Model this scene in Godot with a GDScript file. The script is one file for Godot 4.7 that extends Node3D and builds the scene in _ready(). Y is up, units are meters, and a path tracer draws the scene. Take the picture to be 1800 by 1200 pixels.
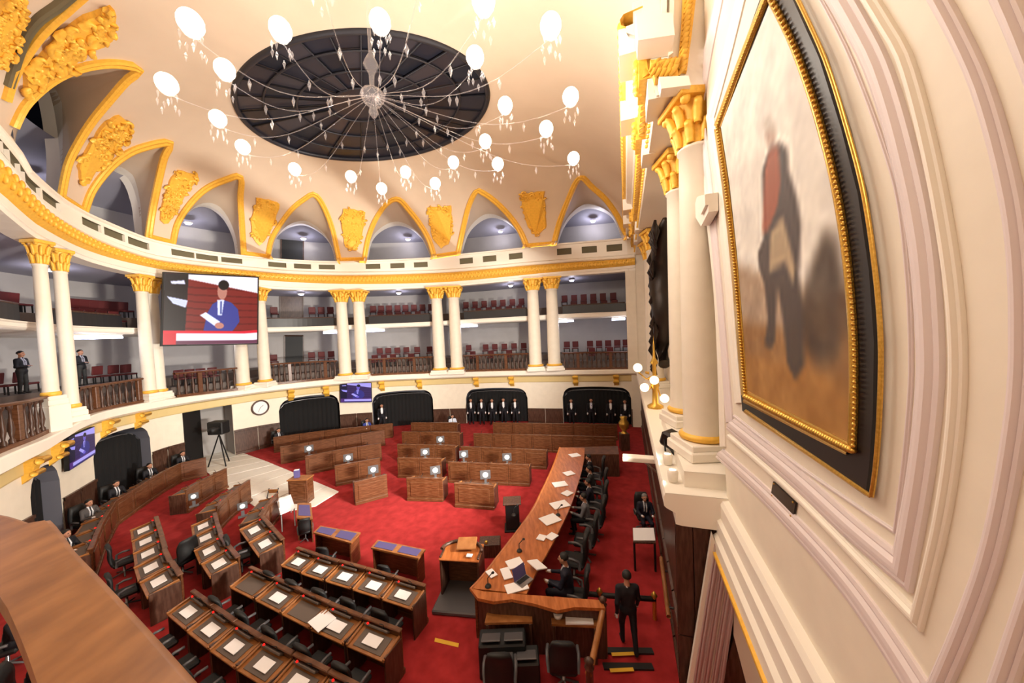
extends Node3D
# Parliament chamber seen from a gallery. Pixel directions come from one pinhole camera; distances come from the floor,
# the walls or the ceiling that a thing touches.
const EYE := 7.3
const F := 600.0
const PITCH := -0.03266
const ROLL := -0.044
var cb: Basis
var M := {}
var rng := RandomNumberGenerator.new()
var plan := PackedVector2Array()      # hemicycle wall line, x and z
var plan_s := PackedFloat32Array()
var plan_n := PackedVector2Array()    # outward normals
var s_vis := 0.0
var s_end := 0.0
var lev := {}
var used := {}
const ORD := ["first", "second", "third", "fourth", "fifth", "sixth", "seventh", "eighth", "ninth", "tenth", "eleventh", "twelfth"]

func _ready():
	rng.seed = 7
	cb = Basis.from_euler(Vector3(PITCH, 0, ROLL))
	camera_and_light()
	make_materials()
	make_plan()
	build_floor()
	build_hemicycle()
	build_ceiling()
	build_side_wall()
	build_columns()
	build_gallery_things()
	build_desks()
	build_presidency()
	build_painting()
	build_people()
	build_small_things()
	recentre()

# ------------------------------------------------------------------ camera, light
func camera_and_light():
	var c := Camera3D.new(); c.name = "camera"
	c.fov = 90.0; c.near = 0.05; c.far = 200.0
	c.position = Vector3(0, EYE, 0); c.basis = cb
	add_child(c); c.current = true
	var we := WorldEnvironment.new(); we.name = "world_environment"
	var e := Environment.new()
	e.background_mode = Environment.BG_COLOR
	e.background_color = Color(0.02, 0.02, 0.03)
	e.tonemap_mode = Environment.TONE_MAPPER_LINEAR
	e.tonemap_exposure = 1.0
	e.sdfgi_enabled = true; e.ssao_enabled = true; e.ssil_enabled = true
	we.environment = e; add_child(we)

func omni(parent, p: Vector3, col: Color, energy: float, size: float):
	var l := OmniLight3D.new(); l.name = "lamp_light"
	l.light_color = col; l.light_energy = energy * 0.2; l.light_size = size
	l.omni_range = 60.0; l.omni_attenuation = 2.0; l.shadow_enabled = true
	parent.add_child(l, true); l.position = p
	return l

func flood(parent, p: Vector3, aim: Vector3, col: Color, energy: float, ang: float, size: float):
	var l := SpotLight3D.new(); l.name = "lamp_light"
	l.light_color = col; l.light_energy = energy * 0.2; l.light_size = size
	l.spot_range = 60.0; l.spot_attenuation = 2.0; l.spot_angle = ang; l.spot_angle_attenuation = 0.6; l.shadow_enabled = true
	parent.add_child(l, true)
	l.transform = Transform3D(Basis.looking_at(aim - p, Vector3.UP), p)
	return l

# ------------------------------------------------------------------ rays
func ray(px: float, py: float) -> Vector3:
	return (cb * Vector3((px - 900.0) / F, (600.0 - py) / F, -1.0)).normalized()
func eye() -> Vector3: return Vector3(0, EYE, 0)
func hz(px: float, py: float, h := 0.0) -> Vector3:          # on the level plane at height h
	var d := ray(px, py)
	return eye() + d * ((h - EYE) / d.y)
func at_depth(px: float, py: float, z: float) -> Vector3:
	var d := ray(px, py)
	return eye() + d * (z / -d.z)
func to_px(p: Vector3) -> Vector2:
	var v := cb.inverse() * (p - eye())
	if v.z > -0.01: return Vector2(-9999, -9999)
	return Vector2(900.0 + F * v.x / -v.z, 600.0 - F * v.y / -v.z)

# ------------------------------------------------------------------ hemicycle plan
func make_plan():
	var cp := [Vector2(2.5, 4.2), Vector2(0.75, 2.9), Vector2(-5, 2.5), Vector2(-11, -1.5), Vector2(-14.3, -6), Vector2(-16.1, -10.5), Vector2(-17.5, -12.8), Vector2(-18.9, -15.3),
		Vector2(-19.5, -17.5), Vector2(-19.4, -19.6), Vector2(-18.0, -22.2), Vector2(-14.6, -25.4), Vector2(-7.3, -27.2), Vector2(-0.9, -26.9), Vector2(6.3, -25.1), Vector2(8.9, -24.2), Vector2(11.5, -23.2)]
	for i in range(1, cp.size() - 2):
		for k in 24:
			var t := k / 24.0
			var a: Vector2 = cp[i - 1]; var b: Vector2 = cp[i]; var c: Vector2 = cp[i + 1]; var d: Vector2 = cp[i + 2]
			plan.append(b.cubic_interpolate(c, a, d, t))
	plan.append(cp[cp.size() - 2])
	var s := 0.0
	for i in plan.size():
		if i > 0: s += plan[i].distance_to(plan[i - 1])
		plan_s.append(s)
		var t := (plan[mini(i + 1, plan.size() - 1)] - plan[maxi(i - 1, 0)]).normalized()
		plan_n.append(Vector2(t.y, -t.x))
	# the room centre must lie on the inner side
	if plan_n[150].dot(Vector2(-6, -14) - plan[150]) > 0:
		for i in plan_n.size(): plan_n[i] = -plan_n[i]
	s_end = s
	s_vis = plan_s[24 * 2 + 14]
	var defs := {
		"C": [[-40,190],[0,235],[25,265],[37,292],[75,327],[105,350],[147,374],[190,392],[230,409],[257,419],[305,430],[360,441],[425,449],[500,456],[592,460],[645,458],[757,453],[807,447],[922,435],[980,428],[1092,420],[1120,417]],
		"G1": [[-40,262],[0,300],[25,332],[62,367],[100,390],[150,417],[200,437],[250,453],[290,461],[380,471],[500,482],[600,485],[700,483],[800,479],[875,472],[950,465],[1050,459],[1120,454]],
		"G2": [[-40,316],[0,350],[25,372],[50,392],[100,421],[150,442],[200,457],[250,468],[290,476],[380,485],[462,493],[600,500],[700,499],[800,496],[950,480],[1120,467]],
		"W": [[-40,340],[0,376],[50,417],[100,440],[150,460],[235,482],[290,489],[380,499],[470,508],[587,511],[650,510],[750,506],[810,503],[922,491],[980,486],[1120,476]],
		"S1": [[-40,542],[0,551],[43,560],[130,570],[230,575],[330,577],[470,575],[560,573],[650,569],[740,566],[815,561],[925,555],[985,551],[1120,546]],
		"S2": [[-40,559],[0,567],[43,575],[130,583],[230,586],[330,587],[470,584],[560,581],[650,577],[740,574],[815,569],[925,564],[985,560],[1120,555]],
		"LT": [[-40,812],[0,795],[20,787],[60,772],[104,750],[130,736],[160,725],[220,713],[250,707],[300,699],[420,686],[470,677],[560,668],[660,659],[740,656],[880,651],[1060,649],[1120,648]],
		"LB": [[-40,845],[0,825],[20,814],[60,795],[104,766],[120,757],[160,741],[220,727],[270,718],[330,707],[420,694],[460,688],[560,678],[660,668],[740,665],[880,660],[1060,657],[1120,656]],
		"BT": [[-40,716],[0,710],[40,704],[96,692],[136,679],[180,674],[248,664],[310,654],[416,646],[476,638],[592,633],[650,630],[760,626],[816,624],[928,620],[989,619],[1120,617]],
		"WT": [[-40,960],[0,935],[60,902],[120,870],[170,840],[268,792],[328,776],[428,752],[492,742],[598,728],[656,724],[762,719],[822,717],[928,717],[992,718],[1120,718]],
	}
	for k in defs:
		var ss := []; var hh := []
		var d: Array = defs[k]
		for i in d.size() - 1:
			for j in 4:
				var q := Vector2(d[i][0], d[i][1]).lerp(Vector2(d[i + 1][0], d[i + 1][1]), j / 4.0)
				var r = wall_hit(q.x, q.y, 0.0)
				if r: ss.append(r.s); hh.append(r.p.y)
		lev[k] = [ss, smooth_list(hh)]

func smooth_list(a: Array) -> Array:
	var b := a
	for n in 4:
		var c := b.duplicate()
		for i in range(1, b.size() - 1): c[i] = (b[i - 1] + 2.0 * b[i] + b[i + 1]) / 4.0
		b = c
	return b

func wall_hit(px: float, py: float, off := 0.0):
	var d := ray(px, py)
	var dd := Vector2(d.x, d.z)
	var best = null
	for i in plan.size() - 1:
		var a := plan[i] + plan_n[i] * off
		var b := plan[i + 1] + plan_n[i + 1] * off
		var e := b - a
		var den := dd.cross(e)
		if absf(den) < 1e-9: continue
		var t := a.cross(e) / den
		var u := a.cross(dd) / den
		if t > 0.5 and u >= -0.0001 and u <= 1.0001:
			if best == null or t < best.t:
				best = {"t": t, "p": eye() + d * t, "s": lerpf(plan_s[i], plan_s[i + 1], u)}
	return best
func wall_s(px, py) -> float:
	var r = wall_hit(px, py)
	return r.s if r else s_end
func pp(s: float, off := 0.0) -> Vector2:
	var i := clampi(plan_s.bsearch(s) - 1, 0, plan.size() - 2)
	var u := clampf((s - plan_s[i]) / (plan_s[i + 1] - plan_s[i]), 0, 1)
	return plan[i].lerp(plan[i + 1], u) + plan_n[i].lerp(plan_n[i + 1], u).normalized() * off
func wn(s: float) -> Vector3:                                    # towards the room
	var i := clampi(plan_s.bsearch(s) - 1, 0, plan.size() - 2)
	return -Vector3(plan_n[i].x, 0, plan_n[i].y)
func wp(s: float, h: float, off := 0.0) -> Vector3:
	var q := pp(s, off)
	return Vector3(q.x, h, q.y)
func hs(k: String, s: float) -> float:
	var ss: Array = lev[k][0]; var hh: Array = lev[k][1]
	if s <= ss[0]: return hh[0]
	for i in range(1, ss.size()):
		if s <= ss[i]: return lerpf(hh[i - 1], hh[i], (s - ss[i - 1]) / maxf(1e-5, ss[i] - ss[i - 1]))
	return hh[hh.size() - 1]
func srange(s0: float, s1: float, step := 0.5) -> Array:
	var n := maxi(1, int(ceil((s1 - s0) / step)))
	var a := []
	for i in n + 1: a.append(lerpf(s0, s1, float(i) / n))
	return a

# ------------------------------------------------------------------ side wall frame (the straight wall with the painting)
const RB := Vector2(0.7, 0.0)
const RU := Vector2(0.3177, -0.9482)
const RN := Vector2(0.9482, 0.3177)
func rp(a: float, o: float, h: float) -> Vector3:
	var q := RB + RU * a + RN * o
	return Vector3(q.x, h, q.y)
func rhit(px: float, py: float, o: float) -> Vector3:
	var d := ray(px, py)
	var n := Vector3(RN.x, 0, RN.y)
	var t := (RB.dot(RN) + o) / d.dot(n)
	return eye() + d * t
func ra(p: Vector3) -> float: return (Vector2(p.x, p.z) - RB).dot(RU)
func rvec(o: float) -> Vector3: return Vector3(RN.x, 0, RN.y) * o
func thit(px: float, py: float, a: float) -> Vector3:            # on the plane square to the side wall at distance a
	var d := ray(px, py)
	var n := Vector3(RU.x, 0, RU.y)
	return eye() + d * ((RB.dot(RU) + a) / d.dot(n))

# ------------------------------------------------------------------ mesh helpers
func st0(smooth := false) -> SurfaceTool:
	var s := SurfaceTool.new(); s.begin(Mesh.PRIMITIVE_TRIANGLES); s.set_smooth_group(0 if smooth else -1)
	return s
func poly(s: SurfaceTool, p: Array, ctr: Vector3):
	var n: Vector3 = (p[1] - p[0]).cross(p[2] - p[0])
	var mid := Vector3.ZERO
	for q in p: mid += q
	mid /= p.size()
	var rev := n.dot(mid - ctr) > 0
	for i in range(1, p.size() - 1):
		if rev: s.add_vertex(p[0]); s.add_vertex(p[i + 1]); s.add_vertex(p[i])
		else: s.add_vertex(p[0]); s.add_vertex(p[i]); s.add_vertex(p[i + 1])
func quad(s: SurfaceTool, a, b, c, d):
	for v in [a, b, c, a, c, d]: s.add_vertex(v)
func grid(s: SurfaceTool, rows: Array, smooth := false, closed := false):
	s.set_smooth_group(0 if smooth else -1)
	var m: int = rows[0].size()
	for i in rows.size() - 1:
		for j in (m if closed else m - 1):
			var k := (j + 1) % m
			quad(s, rows[i][j], rows[i][k], rows[i + 1][k], rows[i + 1][j])
func bx(s: SurfaceTool, xf: Transform3D, size: Vector3, ch := 0.0):
	s.set_smooth_group(-1)
	var h := size / 2
	var o := xf.origin
	if ch <= 0.0:
		for k in 3:
			for sg in [-1, 1]:
				var p := []
				for q in [[-1, -1], [1, -1], [1, 1], [-1, 1]]:
					var v := Vector3.ZERO
					v[k] = sg * h[k]; v[(k + 1) % 3] = q[0] * h[(k + 1) % 3]; v[(k + 2) % 3] = q[1] * h[(k + 2) % 3]
					p.append(xf * v)
				poly(s, p, o)
		return
	var cv = func(sx, sy, sz, k): 
		var sg := [sx, sy, sz]
		var v := Vector3.ZERO
		for i in 3: v[i] = sg[i] * (h[i] if i == k else h[i] - ch)
		return xf * v
	for k in 3:
		for sg in [-1, 1]:
			var p := []
			for q in [[-1, -1], [1, -1], [1, 1], [-1, 1]]:
				var g := [0, 0, 0]
				g[k] = sg; g[(k + 1) % 3] = q[0]; g[(k + 2) % 3] = q[1]
				p.append(cv.call(g[0], g[1], g[2], k))
			poly(s, p, o)
	for c in 3:
		var a := (c + 1) % 3; var b := (c + 2) % 3
		for sa in [-1, 1]:
			for sb in [-1, 1]:
				var g1 := [0, 0, 0]; g1[a] = sa; g1[b] = sb; g1[c] = -1
				var g2 := g1.duplicate(); g2[c] = 1
				poly(s, [cv.call(g1[0], g1[1], g1[2], a), cv.call(g2[0], g2[1], g2[2], a), cv.call(g2[0], g2[1], g2[2], b), cv.call(g1[0], g1[1], g1[2], b)], o)
	for sx in [-1, 1]:
		for sy in [-1, 1]:
			for sz in [-1, 1]: poly(s, [cv.call(sx, sy, sz, 0), cv.call(sx, sy, sz, 1), cv.call(sx, sy, sz, 2)], o)
func b3(s, c: Vector3, size: Vector3, ch := 0.0): bx(s, Transform3D(Basis.IDENTITY, c), size, ch)
func lathe(s: SurfaceTool, prof: Array, seg: int, xf := Transform3D.IDENTITY, smooth := true):
	var rows := []
	for q in prof:
		var r := PackedVector3Array()
		for i in seg:
			var a := TAU * i / seg
			r.append(xf * Vector3(cos(a) * q[0], q[1], sin(a) * q[0]))
		rows.append(r)
	grid(s, rows, smooth, true)
func tube(s: SurfaceTool, pts: Array, r, seg := 8, smooth := true):
	var rows := []
	var up := Vector3(0.13, 1, 0.07)
	for i in pts.size():
		var t: Vector3 = (pts[mini(i + 1, pts.size() - 1)] - pts[maxi(i - 1, 0)]).normalized()
		if absf(t.dot(up.normalized())) > 0.95: up = Vector3(1, 0.1, 0.05)
		var n := t.cross(up).normalized(); var b := t.cross(n)
		var rr: float = r[i] if r is Array else r
		var row := PackedVector3Array()
		for k in seg: row.append(pts[i] + (n * cos(TAU * k / seg) + b * sin(TAU * k / seg)) * rr)
		rows.append(row)
	grid(s, rows, smooth, true)
	for e in [0, rows.size() - 1]:
		for k in range(1, seg - 1): s.add_vertex(rows[e][0]); s.add_vertex(rows[e][k]); s.add_vertex(rows[e][k + 1])
func ball(s: SurfaceTool, c: Vector3, r: Vector3, n := 8, m := 5, b := Basis.IDENTITY):
	var rows := []
	for i in m + 1:
		var row := PackedVector3Array()
		var ph := -PI / 2 + PI * i / m
		for k in n: row.append(c + b * Vector3(cos(ph) * cos(TAU * k / n) * r.x, sin(ph) * r.y, cos(ph) * sin(TAU * k / n) * r.z))
		rows.append(row)
	grid(s, rows, true, true)
func plate(s: SurfaceTool, pts: Array, nrm: Vector3, thick: float):    # a flat outline with thickness, front face pushed along nrm
	s.set_smooth_group(-1)
	var n := nrm.normalized()
	var u := n.cross(Vector3.UP)
	if u.length() < 0.1: u = n.cross(Vector3.RIGHT)
	u = u.normalized(); var v := n.cross(u)
	var p2 := PackedVector2Array()
	for p in pts: p2.append(Vector2(p.dot(u), p.dot(v)))
	var idx := Geometry2D.triangulate_polygon(p2)
	for i in range(0, idx.size(), 3):
		for k in [0, 1, 2]: s.add_vertex(pts[idx[i + k]] + n * thick)
	for i in range(0, idx.size(), 3):
		for k in [0, 2, 1]: s.add_vertex(pts[idx[i + k]])
	for i in pts.size():
		var a: Vector3 = pts[i]; var b: Vector3 = pts[(i + 1) % pts.size()]
		quad(s, a, b, b + n * thick, a + n * thick)
func resample(pts: Array, n: int) -> Array:                       # 2D or 3D points, evenly along the line
	var acc := [0.0]
	for i in range(1, pts.size()): acc.append(acc[i - 1] + pts[i].distance_to(pts[i - 1]))
	var out := []
	var j := 0
	for i in n:
		var d: float = acc[acc.size() - 1] * i / (n - 1)
		while j < acc.size() - 2 and acc[j + 1] < d: j += 1
		out.append(pts[j].lerp(pts[j + 1], clampf((d - acc[j]) / maxf(1e-6, acc[j + 1] - acc[j]), 0, 1)))
	return out
func v2(a: Array) -> Array:
	var o := []
	for q in a: o.append(Vector2(q[0], q[1]))
	return o
func curve2(a: Array, n: int) -> Array:                            # smooth curve through pixel points
	var p := v2(a); var o := []
	for i in p.size() - 1:
		for k in 6: o.append(p[i].cubic_interpolate(p[i + 1], p[maxi(i - 1, 0)], p[mini(i + 2, p.size() - 1)], k / 6.0))
	o.append(p[p.size() - 1])
	return resample(o, n)

# ------------------------------------------------------------------ objects
func part(parent, called: String, s, m, label := ""):
	var o := MeshInstance3D.new()
	o.name = called
	if s is SurfaceTool:
		s.generate_normals()
		o.mesh = s.commit()
	else: o.mesh = s
	o.material_override = m
	o.cast_shadow = GeometryInstance3D.SHADOW_CASTING_SETTING_ON
	parent.add_child(o, true)
	if label: o.set_meta("label", label)
	return o
func numbered(called: String) -> String:
	var n: int = used.get(called, 0)
	used[called] = n + 1
	return called if n == 0 else "%s_%03d" % [called, n]
func tag(o, label, cat, group := ""):
	o.set_meta("label", label); o.set_meta("category", cat)
	if group: o.set_meta("group", group)
func thing(called: String, label: String, cat: String, group := "") -> Node3D:
	var o := Node3D.new(); o.name = numbered(called); add_child(o)
	tag(o, label, cat, group)
	return o
func solo(called: String, s, m, label: String, cat: String, group := ""):
	var o = part(self, numbered(called), s, m)
	tag(o, label, cat, group)
	return o
func struct(called: String, s, m, label := "", cat := ""):
	var o = part(self, numbered(called), s, m)
	o.set_meta("kind", "structure")
	if label: o.set_meta("label", label)
	if cat: o.set_meta("category", cat)
	return o
func copy(src: Node3D, xf: Transform3D, label := "", group := "") -> Node3D:
	var c: Node3D = src.duplicate()
	var base: String = src.get_meta("base_name", str(src.name))
	c.name = numbered(base); add_child(c); c.transform = xf
	if label: c.set_meta("label", label)
	if group: c.set_meta("group", group)
	return c
func recentre():                                                  # each thing's node sits at the thing's own base
	for o in get_children():
		if not (o is Node3D) or o is Camera3D or o is MeshInstance3D or o is Light3D: continue
		if o.transform != Transform3D.IDENTITY or o.get_child_count() == 0: continue
		var bb := AABB(); var first := true
		for c in o.get_children():
			if c is MeshInstance3D:
				var b: AABB = c.transform * c.get_aabb()
				if first: bb = b; first = false
				else: bb = bb.merge(b)
		if first: continue
		var base := bb.position + Vector3(bb.size.x / 2, 0, bb.size.z / 2)
		o.position = base
		for c in o.get_children(): c.position -= base

# ------------------------------------------------------------------ materials
func noise_tex(freq: float, c0: Color, c1: Color, seed_ := 1, size := 256, oct := 4) -> NoiseTexture2D:
	var f := FastNoiseLite.new(); f.seed = seed_; f.frequency = freq; f.fractal_octaves = oct
	f.noise_type = FastNoiseLite.TYPE_SIMPLEX_SMOOTH
	var g := Gradient.new(); g.set_color(0, c0); g.set_color(1, c1)
	var t := NoiseTexture2D.new(); t.width = size; t.height = size; t.seamless = true; t.noise = f; t.color_ramp = g
	return t
func mat(key: String, c: Color, rough := 0.6, metal := 0.0, vary := 0.0, freq := 0.02, scale := Vector3.ONE) -> StandardMaterial3D:
	var m := StandardMaterial3D.new()
	m.roughness = rough; m.metallic = metal
	if vary > 0.0:
		m.albedo_texture = noise_tex(freq, c.darkened(vary), c.lightened(vary * 0.6), hash(key) % 1000)
		m.uv1_triplanar = true; m.uv1_world_triplanar = true; m.uv1_scale = scale
	else: m.albedo_color = c
	M[key] = m
	return m
func glow(key: String, c: Color, e: float):
	var m := StandardMaterial3D.new()
	m.albedo_color = c; m.emission_enabled = true; m.emission = c; m.emission_energy_multiplier = e
	M[key] = m
	return m
func make_materials():
	mat("cream", Color(0.93, 0.89, 0.82), 0.55, 0.0, 0.03, 0.02, Vector3.ONE * 0.4)
	mat("white", Color(0.95, 0.92, 0.87), 0.5)
	mat("mauve", Color(0.89, 0.84, 0.84), 0.5)
	mat("ceiling", Color(0.85, 0.775, 0.69), 0.7, 0.0, 0.04, 0.01, Vector3.ONE * 0.15)
	mat("gold", Color(1.0, 0.77, 0.27), 0.45, 0.1, 0.12, 0.03, Vector3.ONE * 0.9)
	mat("gold_leaf", Color(0.90, 0.70, 0.28), 0.28, 0.75, 0.2, 0.05, Vector3.ONE * 2.5)
	mat("gallery", Color(0.68, 0.66, 0.65), 0.8, 0.0, 0.05, 0.01, Vector3.ONE * 0.2)
	mat("gallery_ceiling", Color(0.62, 0.61, 0.66), 0.8)
	mat("dark", Color(0.045, 0.04, 0.045), 0.6)
	mat("black_leather", Color(0.045, 0.045, 0.052), 0.6)
	mat("grey_leather", Color(0.32, 0.31, 0.32), 0.45)
	mat("curtain", Color(0.035, 0.03, 0.04), 0.9)
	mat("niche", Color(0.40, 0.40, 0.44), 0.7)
	mat("dull_gold", Color(0.83, 0.74, 0.52), 0.5)
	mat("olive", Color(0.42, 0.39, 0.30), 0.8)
	mat("wood", Color(0.385, 0.19, 0.068), 0.35, 0.0, 0.28, 0.02, Vector3(0.5, 3.0, 0.5))
	mat("wood_dark", Color(0.27, 0.14, 0.08), 0.4, 0.0, 0.28, 0.02, Vector3(2.5, 0.4, 2.5))
	mat("wood_light", Color(0.62, 0.37, 0.16), 0.35, 0.0, 0.2, 0.02, Vector3(0.6, 2.0, 0.6))
	mat("table_wood", Color(0.72, 0.38, 0.15), 0.3, 0.0, 0.2, 0.02, Vector3(1.5, 1.0, 0.3))
	mat("rail_wood", Color(0.58, 0.345, 0.125), 0.38, 0.0, 0.2, 0.015, Vector3(1.2, 1.0, 0.5))
	mat("carpet", Color(0.62, 0.055, 0.06), 0.95, 0.0, 0.16, 0.02, Vector3.ONE * 0.35)
	mat("plank", Color(0.90, 0.88, 0.84), 0.5, 0.0, 0.05, 0.02, Vector3(0.5, 1, 2))
	mat("pad", Color(0.36, 0.31, 0.28), 0.6)
	mat("pad_blue", Color(0.33, 0.30, 0.50), 0.6)
	mat("paper", Color(0.93, 0.92, 0.93), 0.7)
	mat("red_seat", Color(0.33, 0.07, 0.07), 0.6)
	mat("pier_dark", Color(0.10, 0.10, 0.12), 0.4)
	mat("bronze", Color(0.16, 0.12, 0.10), 0.4, 0.5)
	mat("metal", Color(0.6, 0.6, 0.62), 0.3, 0.8)
	mat("plastic_grey", Color(0.5, 0.5, 0.5), 0.5)
	mat("yellow_tape", Color(0.85, 0.65, 0.15), 0.6)
	glow("bulb", Color(1.0, 0.93, 0.82), 9.0)
	glow("globe", Color(1.0, 0.92, 0.78), 2.5)
	glow("tube_light", Color(0.85, 0.88, 1.0), 2.6)
	glow("red_lamp", Color(1.0, 0.08, 0.06), 1.6)
	glow("logo", Color(1.0, 0.98, 0.95), 1.2)
	var cr := mat("crystal", Color(0.96, 0.95, 1.0, 0.05), 0.05)
	cr.transparency = BaseMaterial3D.TRANSPARENCY_ALPHA
	var sk := mat("skylight_glass", Color(0.035, 0.04, 0.06), 0.12)
	sk.metallic_specular = 0.7
	for i in 4:
		var gm := mat("glass%d" % i, [Color(0.14, 0.145, 0.19), Color(0.18, 0.17, 0.20), Color(0.12, 0.13, 0.17), Color(0.22, 0.21, 0.24)][i], 0.3)
		gm.metallic_specular = 0.35
	mat("lead", Color(0.17, 0.17, 0.20), 0.5, 0.3)

# ------------------------------------------------------------------ floor
func build_floor():
	var s = st0()
	b3(s, Vector3(-4, -0.2, -12), Vector3(46, 0.4, 46))
	struct("floor", s, M.carpet, "red carpet covering the chamber floor", "floor")
	# pale boarded walkway from the door to the middle of the floor
	var up = resample([hz(398, 786), hz(470, 812), hz(540, 841), hz(596, 865)], 13)
	var lo = resample([hz(322, 790), hz(385, 850), hz(470, 905), hz(556, 890)], 13)
	var w = Node3D.new(); w.name = "floor_walkway"; add_child(w)
	w.set_meta("kind", "structure"); w.set_meta("label", "pale boarded walkway laid between the desk blocks"); w.set_meta("category", "walkway")
	for i in 12:
		var t = st0()
		plate(t, [up[i].lerp(up[i + 1], 0.03), up[i].lerp(up[i + 1], 0.97), lo[i].lerp(lo[i + 1], 0.97), lo[i].lerp(lo[i + 1], 0.03)], Vector3.UP, 0.03 + 0.004 * (i % 3))
		part(w, "plank", t, M.plank)

# ------------------------------------------------------------------ the curved wall with its galleries
func band(s: SurfaceTool, ss: Array, prof: Callable, smooth := false):
	var rows = []
	for q in ss:
		var r = PackedVector3Array()
		for e in prof.call(q): r.append(wp(q, e[1], e[0]))
		rows.append(r)
	grid(s, rows, smooth)

var niches = []
func build_hemicycle():
	var sv = s_vis
	var all = srange(sv, s_end, 0.5)
	# openings of the ground floor: x0, x1, row where they are measured, row of the top
	var defs = [[54, 108, 880, 822], [164, 266, 805, 760], [322, 410, 750, 709], [491, 598, 735, 698], [655, 762, 725, 689], [820, 928, 720, 684], [990, 1110, 720, 682]]
	for d in defs:
		var a = wall_s(d[0], d[2]); var b = wall_s(d[1], d[2])
		var r = wall_hit((d[0] + d[1]) / 2.0, d[3])
		niches.append({"a": a, "b": b, "h": r.p.y, "door": d[0] == 322})
	var wall = st0(); var wains = Node3D.new()
	wains.name = "trim_1"; add_child(wains); wains.set_meta("kind", "structure"); wains.set_meta("label", "dark wooden wainscot along the foot of the curved wall"); wains.set_meta("category", "wainscot")
	var cur = sv
	var spans = []
	for n in niches:
		spans.append([cur, n.a]); cur = n.b
	spans.append([cur, s_end])
	for sp in spans:
		if sp[1] - sp[0] < 0.02: continue
		band(wall, srange(sp[0], sp[1], 0.4), func(q): return [[0.0, 0.0], [0.0, hs("LB", q)]])
		var n = maxi(1, int(round((sp[1] - sp[0]) / 1.1)))
		for k in n:
			var a: float = lerpf(sp[0], sp[1], float(k) / n) + 0.015; var b: float = lerpf(sp[0], sp[1], float(k + 1) / n) - 0.015
			var t = st0()
			band(t, srange(a, b, 0.4), func(q): return [[0.0, hs("WT", q)], [-0.09, hs("WT", q)], [-0.09, hs("WT", q) - 0.12], [-0.05, hs("WT", q) - 0.14], [-0.05, 0.2], [-0.09, 0.18], [-0.09, 0.0]])
			part(wains, "panel", t, M.wood_dark)
	for n in niches:
		var dep = 1.7
		var ft = func(q: float) -> float:
			var r = 0.7 if not n.door else 0.05
			var d = minf(q - n.a, n.b - q)
			var k = clampf(1.0 - d / r, 0, 1)
			return n.h - r * (1.0 - sqrt(maxf(0, 1.0 - k * k))) + 0.12 * sin(PI * (q - n.a) / (n.b - n.a))
		var ss = srange(n.a, n.b, 0.12)
		band(wall, ss, func(q): return [[0.0, hs("LB", q)], [0.0, ft.call(q)]])
		var t = st0()
		band(t, ss, func(q): return [[0.0, ft.call(q)], [dep, ft.call(q)], [dep, 0.0]])
		for e in [n.a, n.b]: quad(t, wp(e, 0, 0), wp(e, ft.call(e), 0), wp(e, ft.call(e), dep), wp(e, 0, dep))
		var o = struct("wall_niche" if not n.door else "wall_passage", t, M.gallery if n.door else M.niche)
		if n.door:
			var u = st0()
			var dm = lerpf(n.a, n.b, 0.42)
			plate(u, [wp(n.a, 0, 0.1), wp(dm, 0, 0.5), wp(dm, n.h - 0.1, 0.5), wp(n.a, n.h - 0.1, 0.1)], wn(n.a), 0.07)
			struct("door_1", u, M.dark, "dark open door leaf in the passage beside the clock", "door")
		else:
			# pleated black curtain across the niche
			var c = st0()
			var rows = []
			for q in srange(n.a + 0.06, n.b - 0.06, 0.09):
				var off = 0.45 + 0.05 * sin(q * 22.0)
				var top: float = ft.call(q) - 0.32
				rows.append(PackedVector3Array([wp(q, 0.02, off), wp(q, top * 0.5, off), wp(q, top, off), wp(q, top, off + 0.05), wp(q, 0.02, off + 0.05)]))
			grid(c, rows, true)
			var th = thing("niche_curtain", "black pleated curtain in the %s round-topped wall niche from the straight wall" % ORD[[5, 4, 9, 3, 2, 1, 0][niches.find(n)]], "curtain", "curtains of the wall niches")
			part(th, "drape", c, M.curtain)
			var rod = st0()
			var rp_ = []
			for q in srange(n.a + 0.04, n.b - 0.04, 0.4): rp_.append(wp(q, ft.call(q) - 0.3, 0.47))
			tube(rod, rp_, 0.03, 6)
			part(th, "rod", rod, M.metal)
	struct("wall_back", wall, M.cream, "cream curved wall below the galleries", "wall")
	# ledge of the first gallery
	var s = st0()
	band(s, all, func(q):
		var b = hs("LB", q); var t = maxf(hs("LT", q), b + 0.25)
		return [[-0.02, b - 0.1], [-0.22, b - 0.04], [-0.28, b], [-0.38, b + 0.06], [-0.38, t - 0.05], [-0.34, t], [0.6, t], [5.0, t]])
	struct("floor_gallery", s, M.white, "white ledge and floor of the first gallery", "ledge")
	s = st0()
	band(s, all, func(q):
		var b = hs("LB", q)
		return [[0.0, b - 0.55], [-0.05, b - 0.55], [-0.07, b - 0.5], [-0.07, b - 0.14], [-0.12, b - 0.1], [0.0, b - 0.08]])
	struct("trim_2", s, M.dull_gold, "dull golden frieze under the gallery ledge", "trim")
	# second gallery slab
	s = st0()
	band(s, all, func(q):
		var b = hs("S2", q); var t = hs("S1", q)
		return [[5.0, b], [0.62, b], [0.55, b + 0.04], [0.5, b + 0.1], [0.5, t - 0.08], [0.45, t - 0.04], [0.45, t], [5.0, t]])
	struct("floor_upper_gallery", s, M.white, "white edge and floor of the second gallery", "ledge")
	s = st0()
	band(s, all, func(q): return [[5.0, 3.5], [5.0, 18.0]])
	struct("wall_gallery", s, M.gallery, "grey rear wall of the galleries", "wall")
	s = st0()
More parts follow.
